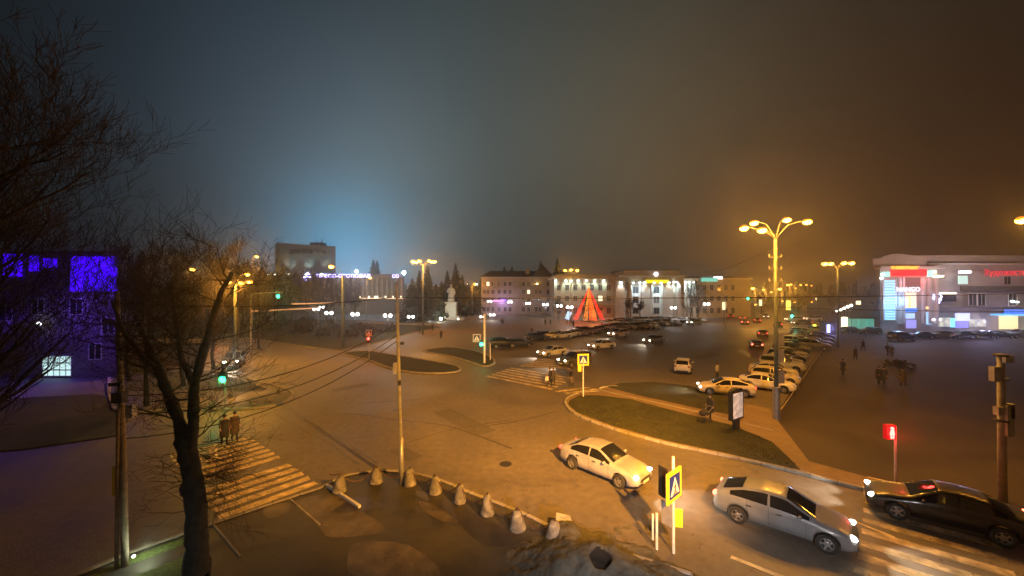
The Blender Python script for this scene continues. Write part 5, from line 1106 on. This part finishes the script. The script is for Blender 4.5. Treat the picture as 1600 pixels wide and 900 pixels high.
def car(kind, label, x, y, ang, color, cat='car', name='parked_car', group=None, head='off', tail='off', detail=2, beam=0, z=0.0, taxi=False, glow=True):
    """a car with its nose towards ang (degrees); detail 2 near, 1 middle, 0 far"""
    tab, ws, rw, sw, wf, wr_ = KIND[kind]; x0, x1 = tab[0][0], tab[-1][0]; suv = kind == 'suv'
    t = thing(name, label, cat, (x, y, z), R(ang), group)
    def bodies():
        d = car_meshes(kind); r = {}
        for k in d:
            if k == 'side_window': r[k] = [mesh_of(g, k, [glassm]) for g in d[k]]
            else: r[k] = mesh_of(d[k], k, [cardm if k == 'body' else glassm])
        return r
    me = cm(('b', kind), bodies)
    b = put('body', me['body'], t); b.color = (*color, 1)
    put('windscreen', me['windscreen'], b); put('rear_window', me['rear_window'], b)
    for g in me['side_window']: put('side_window', g, b)
    for xw in (wf, wr_):
        for s in (1, -1):
            zr = .325 if not suv else .37; w_ = put('wheel', TYM, t, (xw, s * ((.80 if not suv else .84)), zr), (0, 0, 0 if s > 0 else math.pi), (zr / .325,) * 3)
            if detail > 0: put('rim', RIM, w_)
    def ell(w, h, d): m = MB(); m.ball((0, 0, 0), 1, 10, sc3=(d, w, h)); return m
    hz = .68 if not suv else .88; tz = .86 if not suv else 1.02
    hm = {'off': headoff, 'on': headon, 'dip': headdip}[head]; tm = {'off': tailoff, 'on': tailon, 'brake': brake}[tail]
    for s in (1, -1):
        hmz = cm(('h', head), lambda: mesh_of(ell(.17, .075, .11), 'headlight', [hm])); put('headlight', hmz, t, (x1 - .17, s * .60, hz), (0, 0, -s * .5))
        tmz = cm(('t', tail), lambda: mesh_of(ell(.14, .11, .07), 'tail_light', [tm])); put('tail_light', tmz, t, (x0 + .09, s * (.64 if not suv else .72), tz), (0, 0, s * .35))
        if beam and (s == 1 or detail == 2): lamp('SPOT', (0, 0, 0), beam, (1, .86, .66), None, .06, cone=80, blend=.8, name='headlight_beam'); o = bpy.context.scene.objects[-1] if False else LASTL(); o.parent = t; o.location = (x1 + .06, s * .6 if detail == 2 else 0, hz); o.rotation_euler = (R(80), 0, R(-90))
    if detail > 0:
        gm = cm(('g', kind), lambda: mesh_of(MB().box((x1 - .055, 0, .50 if not suv else .7), (.06, .85, .16)).box((x1 - .075, 0, .32 if not suv else .42), (.1, 1.1, .10)), 'grille', [chrome], False)); put('grille', gm, t)
        pm_ = cm('pl', lambda: mesh_of(MB().box((0, 0, 0), (.02, .5, .11)), 'number_plate', [plate], False)); put('number_plate', pm_, t, (x0 - .012, 0, .66 if not suv else .85)); put('number_plate', pm_, t, (x1 + .0, 0, .40 if not suv else .5))
        bm_ = cm(('bm', kind), lambda: mesh_of(MB().box((x0 + .06, 0, .36), (.12, 1.25, .14)), 'rear_bumper_trim', [chrome], False)); put('rear_bumper_trim', bm_, t)
        mr_ = cm('mir', lambda: mesh_of(MB().ball((0, 0, 0), .11, 8, sc3=(.6, 1, .65)), 'mirror', [cardm]))
        for s in (1, -1): o = put('mirror', mr_, t, (.62, s * (.97 if not suv else 1.02), 1.0 if not suv else 1.18)); o.color = (*color, 1)
    if detail == 2:
        dl = cm(('dl', kind), lambda: doorlines(kind))
        put('door_seams', dl, b)
        hn = cm('hn', lambda: mesh_of(MB().box((0, 0, 0), (.18, .03, .035)), 'door_handle', [chrome], False))
        for s in (1, -1):
            for xx in (-.95, .0): put('door_handle', hn, b, (xx, s * .885, .83 if not suv else .95))
    if taxi:
        tb = MB().box((0, 0, 0), (.25, .6, .16)); put('roof_sign', mesh_of(tb, 'roof_sign', [emat('taxi_sign', (1, .82, .05), 9)], False), t, (-.3, 0, 1.56))
    return t
def LASTL(): return bpy.data.objects[[o.name for o in bpy.data.objects if o.name.startswith('headlight_beam')][-1]]
def doorlines(kind):
    m = MB()
    for s in (1, -1):
        for x in (.78, -.32, -1.02):
            pts = []
            for j in range(2, 6):
                rg = ring(kind, x); pts.append((x, s * (rg[j][0] + .003), rg[j][1]))
            m.path(pts, .006, 4)
    return mesh_of(m, 'door_seams', [black])
_lamp = lamp
_last = [None]
def lamp(*a, **k):
    _last[0] = _lamp(*a, **k); return _last[0]
def LASTL(): return _last[0]

WHT = (.62, .60, .58); SIL = (.36, .37, .38); BLK = (.010, .010, .012); GRY = (.13, .13, .135); BLU = (.02, .03, .07); CRM = (.55, .50, .42); RED_ = (.12, .02, .015); DGR = (.045, .047, .05); TEA = (.10, .15, .13)
car('sedan', 'white sedan driving towards the large yellow bordered crossing sign', 4.55, 19.1, -46, (.27, .275, .31), name='white_sedan', head='on', tail='on', beam=520)
car('fast', 'silver sedan driving just behind the large yellow bordered crossing sign', 10.3, 14.75, -40, (.15, .16, .175), name='silver_sedan', head='on', tail='brake', beam=420)
car('sedan', 'black sedan with lit headlights approaching beside the utility pole', 16.75, 15.05, 142, BLK, name='black_sedan', head='on', tail='brake', beam=420)
car('fast', 'cream coupe with its nose to the footpath passing behind the poster stand', 18.6, 33.6, 163, (.62, .54, .40), name='cream_coupe', head='on', tail='on', beam=300, group='cars moving on the square')
car('hatch', 'white hatchback alone on the open asphalt seen from behind', 19.3, 43.3, 62, (.62, .60, .56), name='white_hatchback', tail='off', detail=2)
mv = [('sedan', 5.6, 53.5, 215, SIL, 'grey car with glowing headlights just behind the dark car at the crossing', 'on', 'off'),
      ('suv', 7.6, 46.5, 213, DGR, 'dark off roader with bright headlights closest to the people crossing', 'on', 'off'),
      ('sedan', 14.0, 60.0, 207, SIL, 'pale sedan with headlights on following toward the crossing', 'on', 'off'),
      ('sedan', 24.6, 66.5, 214, GRY, 'grey sedan with headlights on alone in the middle of the square', 'on', 'off'),
      ('suv', 20.8, 75, 212, (.42, .36, .34), 'pale van with headlights on beside the parked rows', 'on', 'off'),
      ('suv', 48.3, 102, 213, TEA, 'greenish van with headlights on before the columned building', 'on', 'off'),
      ('sedan', 38.4, 60.5, 62, BLK, 'dark car with glowing red brake lights next to the tall mast', 'off', 'brake'),
      ('hatch', 49.5, 76, 60, RED_, 'dark red hatchback further ahead of the braking car', 'off', 'on'),
      ('hatch', 70, 110, 62, RED_, 'small dark hatchback far up the avenue', 'off', 'on'),
      ('sedan', 63, 104, 60, DGR, 'dark sedan beside the far hatchback on the avenue', 'off', 'brake'),
      ('suv', 90, 115, 175, WHT, 'white pickup broadside at the far end of the parked rows', 'dip', 'off'),
      ('sedan', 8.9, 62.0, 20, BLU, 'dark car with a glowing tail light near the green signal', 'off', 'brake')]
for (k, x, y, a, c, lb, hd_, tl) in mv:
    if lb.startswith('dark car with a glowing tail'): x, y = G(812, 543); y += 1
    car(k, lb, x, y, a, c, name='moving_car', head=hd_, tail=tl, detail=1, beam=1000 if hd_ == 'on' and y < 90 else 0, group='cars moving on the square')
# slanting row of parked cars beyond the tall mast
cl_ = [WHT, (.55, .48, .36), CRM, SIL, DGR, BLK, SIL, DGR, BLK, GRY, WHT, SIL, GRY, BLK, DGR, SIL]
kd = ['sedan', 'hatch', 'sedan', 'suv', 'sedan', 'hatch', 'sedan', 'suv', 'sedan', 'sedan', 'suv', 'hatch', 'sedan', 'sedan', 'hatch', 'suv']
a0 = Vector((23.4, 35.4)); a1 = Vector((58.5, 77.0))
nm = ['white', 'cream', 'pale', 'silver', 'dark grey', 'black', 'silver', 'dark grey', 'black', 'grey', 'white', 'silver', 'grey', 'black', 'dark grey', 'silver']
for i in range(16):
    p = a0.lerp(a1, i / 15); car(kd[i], '%s car, %s from the near end of the slanting parked row' % (nm[i], ORD[i]), p.x + rnd.uniform(-.35, .35), p.y + rnd.uniform(-.2, .2), -36 + rnd.uniform(-3, 3), cl_[i], group='cars parked in the slanting row', detail=1)
for i in range(7):
    p = Vector((31.5, 37.5)).lerp(Vector((62, 72)), (i + 1.2) / 8); car(['sedan', 'sedan', 'hatch', 'suv'][i % 4], '%s dark car in the second file behind the slanting row' % ORD[i], p.x - 1.2, p.y + 3.5, -36 + rnd.uniform(-4, 4), [DGR, BLK, BLK, GRY][i % 4], group='cars parked behind the slanting row', detail=1) if i > 2 else None
car('sedan', 'taxi with a bright yellow roof sign behind the slanting row', X(1270, 84), 84, 170, (.45, .36, .05), name='taxi', taxi=True, detail=1, head='off')
# row along the middle of the square
mr_ = [(785, 543, BLK, 'suv', 20), (800, 541, GRY, 'sedan', 20), (838, 531, BLU, 'sedan', 25), (853, 529, BLK, 'hatch', 25), (864, 529, CRM, 'sedan', 28), (877, 529, SIL, 'hatch', 205), (891, 526, SIL, 'sedan', 25), (903, 524, GRY, 'sedan', 28), (914, 522, DGR, 'suv', 28), (926, 520.5, GRY, 'sedan', 28), (938, 518, DGR, 'sedan', 28), (949, 516, SIL, 'hatch', 28)]
for i, (p, q, c, k, a) in enumerate(mr_):
    x, y = G(p, q); car(k, '%s car in the middle parked row counted from the green signal post' % ORD[i], x, y, a, c, group='cars parked in the middle row', detail=1)
# rows in front of the columned building
n_ = 0
for (pa, qa, pb, qb, cnt) in ((958, 514, 1018, 513.5, 8), (950, 508, 1052, 508, 13), (958, 504, 1092, 503.5, 17)):
    for i in range(cnt):
        f_ = i / (cnt - 1); x, y = G(pa + (pb - pa) * f_, qa + (qb - qa) * f_); r_ = (0, 8, 21)[(0, 1, 2)[[8, 13, 17].index(cnt)]]
        car(rnd.choice(['sedan', 'sedan', 'hatch', 'suv']), '%s car from the festive tree in the %s packed row' % (ORD[i], {8: 'nearest', 13: 'middle', 17: 'farthest'}[cnt]), x, y, -58 + rnd.uniform(-4, 4), rnd.choice([SIL, GRY, WHT, SIL, DGR, (.2, .16, .14)]), group='cars packed before the columned building', detail=0)
# cars before the mall
for i, (p, q) in enumerate(((1408, 532), (1436, 529), (1470, 528), (1500, 529), (1530, 528), (1560, 528), (1592, 528), (1330, 521), (1358, 522), (1640, 529))):
    x, y = G(p, q); car(['suv', 'sedan', 'sedan', 'hatch', 'sedan', 'sedan', 'suv', 'hatch', 'hatch', 'sedan'][i], '%s dark car parked before the mall windows' % ORD[i] if i < 7 else ['dark hatchback parked under the row of white globes', 'dark hatchback next to the mall corner screen', 'dark sedan at the mall end'][i - 7], x, y, rnd.choice([170, 178, 5, -8]) + rnd.uniform(-6, 6), [BLK, DGR, GRY, BLU, DGR, BLK, GRY, BLK, DGR, BLK][i], group='dark cars parked before the mall', detail=1)
# cars on the left street
x, y = G(366, 572); car('suv', 'dark off roader with bluish headlights coming down the left street', x, y, -62, DGR, name='moving_car', head='on', detail=1, beam=900, group='cars moving on the square')
x, y = G(300, 566); car('sedan', 'dark car waiting in the left street behind the thicket', x, y, -60, GRY, name='moving_car', head='off', detail=1, group='cars moving on the square')
for i, (p, q, c) in enumerate(((1142, 497, RED_), (1160, 500, GRY), (1196, 497, DGR), (1240, 503, SIL), (1252, 508, GRY), (1215, 511, BLK))):
    yy = F * H / (q - HY); car(['hatch', 'sedan', 'sedan', 'suv', 'sedan', 'sedan'][i], ORD[i] + ' small car in the far traffic by the avenue signals', X(p, yy), yy, [60, 60, 240, 170, 170, 60][i], c, name='moving_car', group='far traffic on the avenue', head='off' if i in (0, 1, 5) else 'dip', tail='on', detail=0)

# blue lit ice box kiosk beside the taxi
x, y, z = P(1293, 525, 80); t = thing('lit_kiosk', 'small kiosk with a bright blue white panel next to the taxi', 'kiosk', (x, y, 0)); m = MB(); m.box((x, y, 1.25), (2.2, 1.6, 2.5)); m.build('wall', darkwall, t); m = MB(); m.box((x, y, 2.58), (2.5, 1.9, .14)); m.build('roof', roofd, t); m = MB(); m.box((x - .55, y - .85, 1.3), (.6, .06, 1.6)); m.build('lit_panel', emat('kiosk_panel', (.35, .42, 1), 5), t); lamp('POINT', (x, y - 1.6, 1.4), 140, (.3, .3, 1), t, .3)
# white rope along the parking edge
m = MB(); a = Vector((*G(1216, 655), .55)); b_ = Vector((*G(1296, 533), .55))
m.path([a.lerp(b_, i / 20) - Vector((0, 0, .1 * math.sin(math.pi * (i % 4) / 4))) for i in range(21)], .03, 5)
t = thing('rope_fence', 'pale rope stretched from the tall mast along the parking edge', 'rope', (a.x, a.y, 0)); m.build('rope', mat('rope', (.42, .36, .28), rough=.8), t)
for k in range(6): q = a.lerp(b_, k / 5); m = MB(); m.path([(q.x, q.y, 0), (q.x, q.y, .62)], .035, 6); m.build('stake', metalg, t)
# low trolley and bins on the square
x, y = G(1405, 575); shrub('low dark bush on the shadowed side of the square', x, y, 1.4, 1.0, n_=120)
for i, (p, q) in enumerate(()): x, y = G(p, q); shrub(ORD[i] + ' low dark hedge bush in front of the utility pole', x, y, 1.0, .3, group='hedge bushes on the square', n_=110)

# ================================================================== PEOPLE
skin = mat('skin', (.42, .26, .19), rough=.6, var=.05); hairm = mat('hair', (.02, .015, .012), rough=.8)
def fabric(nm_, c): return mat(nm_, c, rough=.85, var=.12, scale=9)
def person_mesh(jac, trou, stride=.22, arms=.2):
    """one continuous skinned body, walking; returns an object at the origin facing +X"""
    J = {'pel': (0, 0, .95), 'waist': (0, 0, 1.08), 'chest': (0, 0, 1.30), 'neckb': (0, 0, 1.46), 'neck': (.01, 0, 1.53), 'head': (.02, 0, 1.63), 'crown': (.02, 0, 1.70),
         'shl': (0, .17, 1.42), 'ell': (-arms * .6, .24, 1.16), 'wrl': (arms * .1 - .02, .25, .93), 'hal': (arms * .3, .25, .86),
         'shr': (0, -.17, 1.42), 'elr': (arms * .4, -.24, 1.16), 'wrr': (arms * 1.3, -.23, .98), 'har': (arms * 1.7, -.22, .94),
         'hil': (0, .09, .90), 'knl': (stride * .7, .10, .49), 'anl': (stride * .8, .10, .09), 'tol': (stride * .8 + .17, .11, .04),
         'hir': (0, -.09, .90), 'knr': (-stride * .15, -.10, .49), 'anr': (-stride * 1.2, -.10, .12), 'tor': (-stride * 1.2 + .15, -.11, .04)}
    E = [('pel', 'waist'), ('waist', 'chest'), ('chest', 'neckb'), ('neckb', 'neck'), ('neck', 'head'), ('head', 'crown'), ('chest', 'shl'), ('shl', 'ell'), ('ell', 'wrl'), ('wrl', 'hal'), ('chest', 'shr'), ('shr', 'elr'), ('elr', 'wrr'), ('wrr', 'har'), ('pel', 'hil'), ('hil', 'knl'), ('knl', 'anl'), ('anl', 'tol'), ('pel', 'hir'), ('hir', 'knr'), ('knr', 'anr'), ('anr', 'tor')]
    Rd = {'pel': (.16, .13), 'waist': (.14, .12), 'chest': (.17, .13), 'neckb': (.09, .08), 'neck': (.055, .055), 'head': (.085, .095), 'crown': (.07, .075), 'shl': (.075, .075), 'shr': (.075, .075), 'ell': (.055,) * 2, 'elr': (.055,) * 2, 'wrl': (.036,) * 2, 'wrr': (.036,) * 2, 'hal': (.03,) * 2, 'har': (.03,) * 2, 'hil': (.105,) * 2, 'hir': (.105,) * 2, 'knl': (.068,) * 2, 'knr': (.068,) * 2, 'anl': (.048,) * 2, 'anr': (.048,) * 2, 'tol': (.04,) * 2, 'tor': (.04,) * 2}
    ks = list(J); me = bpy.data.meshes.new('person'); me.from_pydata([J[k] for k in ks], [(ks.index(a), ks.index(b)) for a, b in E], [])
    o = bpy.data.objects.new('person', me); COL.objects.link(o); md = o.modifiers.new('s', 'SKIN'); md.use_smooth_shade = True
    for i, k in enumerate(ks): me.skin_vertices[0].data[i].radius = Rd[k]; me.skin_vertices[0].data[i].use_root = (k == 'pel')
    sb = o.modifiers.new('u', 'SUBSURF'); sb.levels = 1; sb.render_levels = 1
    bpy.context.view_layer.update(); nm = bpy.data.meshes.new_from_object(o.evaluated_get(bpy.context.evaluated_depsgraph_get())); bpy.data.objects.remove(o)
    # fingers rooted in the palms
    m = MB(); m.v = [tuple(v.co) for v in nm.vertices]; m.f = [tuple(p.vertices) for p in nm.polygons]; m.m = [0] * len(m.f)
    for k, s in (('hal', 1), ('har', -1)):
        c = Vector(J[k])
        for q in range(4): b0 = c + Vector((.018 * (q - 1.5), 0, -.01)); m.path([b0, b0 + Vector((.008, -s * .005, -.045)), b0 + Vector((.022, -s * .018, -.075 + .006 * abs(q - 1.5)))], [.010, .009, .006], 5)
        b0 = c + Vector((.02, 0, .02)); m.path([b0, b0 + Vector((.03, -s * .01, -.025)), b0 + Vector((.04, -s * .015, -.05))], [.011, .009, .006], 5)
    # nose, ears
    h = Vector(J['head']); m.ball(h + Vector((.095, 0, -.005)), .018, 6); m.ball(h + Vector((0, .088, 0)), .02, 6, sc3=(1, .5, 1.4)); m.ball(h + Vector((0, -.088, 0)), .02, 6, sc3=(1, .5, 1.4))
    nv = len(nm.vertices)
    for i, f in enumerate(m.f):
        c = sum((Vector(m.v[j]) for j in f), Vector()) / len(f)
        if c.z > 1.5: mi = 0
        elif min((c - Vector(J['hal'])).length, (c - Vector(J['har'])).length) < .09: mi = 0
        elif c.z > .93 or abs(c.y) > .2: mi = 1
        elif c.z > .10: mi = 2
        else: mi = 3
        m.m[i] = mi
    return mesh_of(m, 'person', [skin, jac, trou, black])
hairmesh = mesh_of(MB().ball((.005, 0, 1.675), .105, 10, sc3=(1, .92, .95)), 'hair', [hairm])
def coat_mesh(c, lo=.55): return mesh_of(MB().lathe([(.24, lo), (.235, .9), (.20, 1.12), (.215, 1.3), (.19, 1.42), (.08, 1.49)], n=16), 'coat', [c])
dark = fabric('dark_cloth', (.02, .02, .022)); navy = fabric('navy_cloth', (.03, .035, .06)); brown = fabric('brown_cloth', (.07, .05, .04)); lightj = fabric('pale_cloth', (.40, .38, .36)); bagm = fabric('pale_bag', (.5, .48, .46))
PM = [person_mesh(dark, dark), person_mesh(brown, dark, .12, .1), person_mesh(lightj, dark, .05, .06)]
CT = [coat_mesh(dark, .5), coat_mesh(navy, .62), coat_mesh(brown, .45)]
def person(lb, p, q, kind=0, coat=None, ang=0, s=1.0, group=None, z=0.0):
    x, y = G(p, q, z); t = put('person', PM[kind], None, (x, y, z), (0, 0, R(ang)), (s, s, s)); tag(t, lb, 'person', group)
    put('hair', hairmesh, t)
    if coat is not None: put('coat', CT[coat], t, scale=(.85, 1, 1))
    return t
person('person in dark jacket stepping over the crossing, carrying a pale bag', 859, 603, 0, None, 150); person('person in long dark coat walking close beside the one with the bag', 864, 603, 1, 0, 150)
person('person in dark coat crossing nearest the island sign', 893, 604, 1, 2, 160)
x, y = G(859, 603); tag(MB().box((x - .3, y - .15, .75), (.3, .16, .36)).path([(x - .4, y - .15, .93), (x - .3, y - .15, 1.08), (x - .2, y - .15, .93)], .012, 4).build('shopping_bag', bagm), 'pale shopping bag in the hand of the person on the crossing', 'bag')
person('person in long dark coat pushing a pram along the island footpath', 1109, 654, 1, 0, 200, z=.09)
x, y = G(1106, 656, .09); t = thing('pram', 'small dark pram pushed along the island footpath', 'pram', (x - .45, y - .35, .09), R(200))
m = MB(); m.ball((0, 0, .62), .34, 10, sc3=(1.2, .7, .7)); m.build('hood', dark).parent = t
m = MB(); m.path([(-.35, .2, .1), (.1, .2, .5), (-.55, .2, 1.0)], .015, 5); m.path([(-.35, -.2, .1), (.1, -.2, .5), (-.55, -.2, 1.0)], .015, 5); m.path([(-.55, -.2, 1.0), (-.55, .2, 1.0)], .015, 5); m.build('frame', metalg).parent = t
for (wx, wy) in ((-.3, .22), (-.3, -.22), (.3, .22), (.3, -.22)): o = put('wheel', TYM, t, (wx, wy, .12), (0, 0, 0), (.37, .3, .37))
person('person in a pale jacket standing behind the cream coupe', 1120, 594, 2, None, -60)
person('person in dark coat alone on the dark square', 1316, 586, 1, 0, 200); person('person in dark coat walking nearer the rope corner', 1336, 562, 1, 2, 90); person('person in navy coat furthest out near the stalls', 1348, 548, 0, 1, 100)
for i, (p, q) in enumerate(((1386, 556), (1393, 558), (1372, 600), (1380, 601), (1410, 603))):
    person(['person in dark clothes chatting near the mall cars', 'person in brown coat chatting near the mall cars', 'person in dark coat waiting in the gloom of the square', 'person in navy coat waiting in the gloom of the square', 'person in dark coat apart from the waiting pair'][i], p, q, [0, 1, 1, 0, 1][i], [None, 2, 0, 1, 2][i], [0, 180, 20, 200, 90][i])
for i, (p, q) in enumerate(((783, 508), (786, 508), (852, 508), (860, 509), (896, 511), (689, 530), (676, 517), (656, 521), (1038, 512), (831, 524))):
    person(ORD[i] + ' tiny person strolling on the lit square around the statue', p, q, [0, 1, 1, 0, 1, 1, 0, 1, 1, 0][i], [None, 0, 2, 1, 0, 2, None, 1, 0, 2][i], rnd.uniform(0, 360), group='people strolling on the lit square')
person('person in dark coat leading on the near crossing behind the tree', 352, 694, 1, 0, -40); person('person in brown coat following on the near crossing', 368, 688, 1, 2, -40)
x, y = G(335, 716); tag(MB().box((x, y, .28), (.34, .22, .5)).path([(x - .1, y, .53), (x, y, .72), (x + .1, y, .53)], .012, 4).build('shopping_bag', bagm), 'pale bag low beside the people on the near crossing', 'bag')

# ================================================================== UNSEEN LIGHTS ON THE CAMERA'S OWN BUILDING
t = thing('building_facade', 'plain wall of the building the view is taken from', 'building', (0, -1.5, 0))
m = MB(); m.box((0, -4.2, 8), (60, 5, 16)); m.build('wall', plaster, t)
def wall_lamp(lb, x, z, pw, col, aim, cone, bulb, yy=-1.3):  # makes the unseen lights behind the view
    q = thing('unseen_floodlight', lb, 'floodlight', (x, yy, z)); m = MB(); m.box((x, yy - .12, z), (.45, .3, .3)); m.build('housing', metald, q); m = MB(); m.box((x, yy + .05, z), (.38, .03, .24)); m.build('lens', bulb, q)
    lamp('SPOT', (x, yy + .12, z - .02), pw, col, q, .25, aim, cone, .9)
#wall_lamp('x', -12, 13.5, 26000, SOD, (-14, 25, 0), 115, sodfar)
wall_lamp('added sodium floodlight behind the view, over the mound', 7, 13.5, 195000, SOD, (3.0, 30, 0), 46, sodfar)  # out of view, added to brighten the junction
wall_lamp('added narrow sodium floodlight behind the view, over the parked cars', 14, 13.5, 125000, SOD, (-10.5, 23.5, 0), 28, sodfar)  # out of view, added to lift the crossing and leave the trees dark
wall_lamp('unseen broad cool white floodlight low behind the view', 3.0, 6.0, 8000, (1, .93, .92), (7, 21, 0), 62, coolb)
wall_lamp('unseen cool white light under the window the view is taken from', -4.5, 3.6, 900, (.9, .95, 1), (-5.3, 11.5, 0), 62, coolb)

# ================================================================== HAZE
m = MB(); m.box((0, 300, 21.8), (900, 700, 45.6)); hz = bpy.data.materials.new('haze'); hz.use_nodes = True; nt = hz.node_tree; nt.nodes.clear()
pv = nt.nodes.new('ShaderNodeVolumePrincipled'); pv.inputs['Density'].default_value = HAZE; pv.inputs['Color'].default_value = (.9, .92, .95, 1); pv.inputs['Anisotropy'].default_value = 0.95
ou = nt.nodes.new('ShaderNodeOutputMaterial'); nt.links.new(pv.outputs[0], ou.inputs['Volume'])
o = m.build('haze', hz); struct(o, 'stuff')
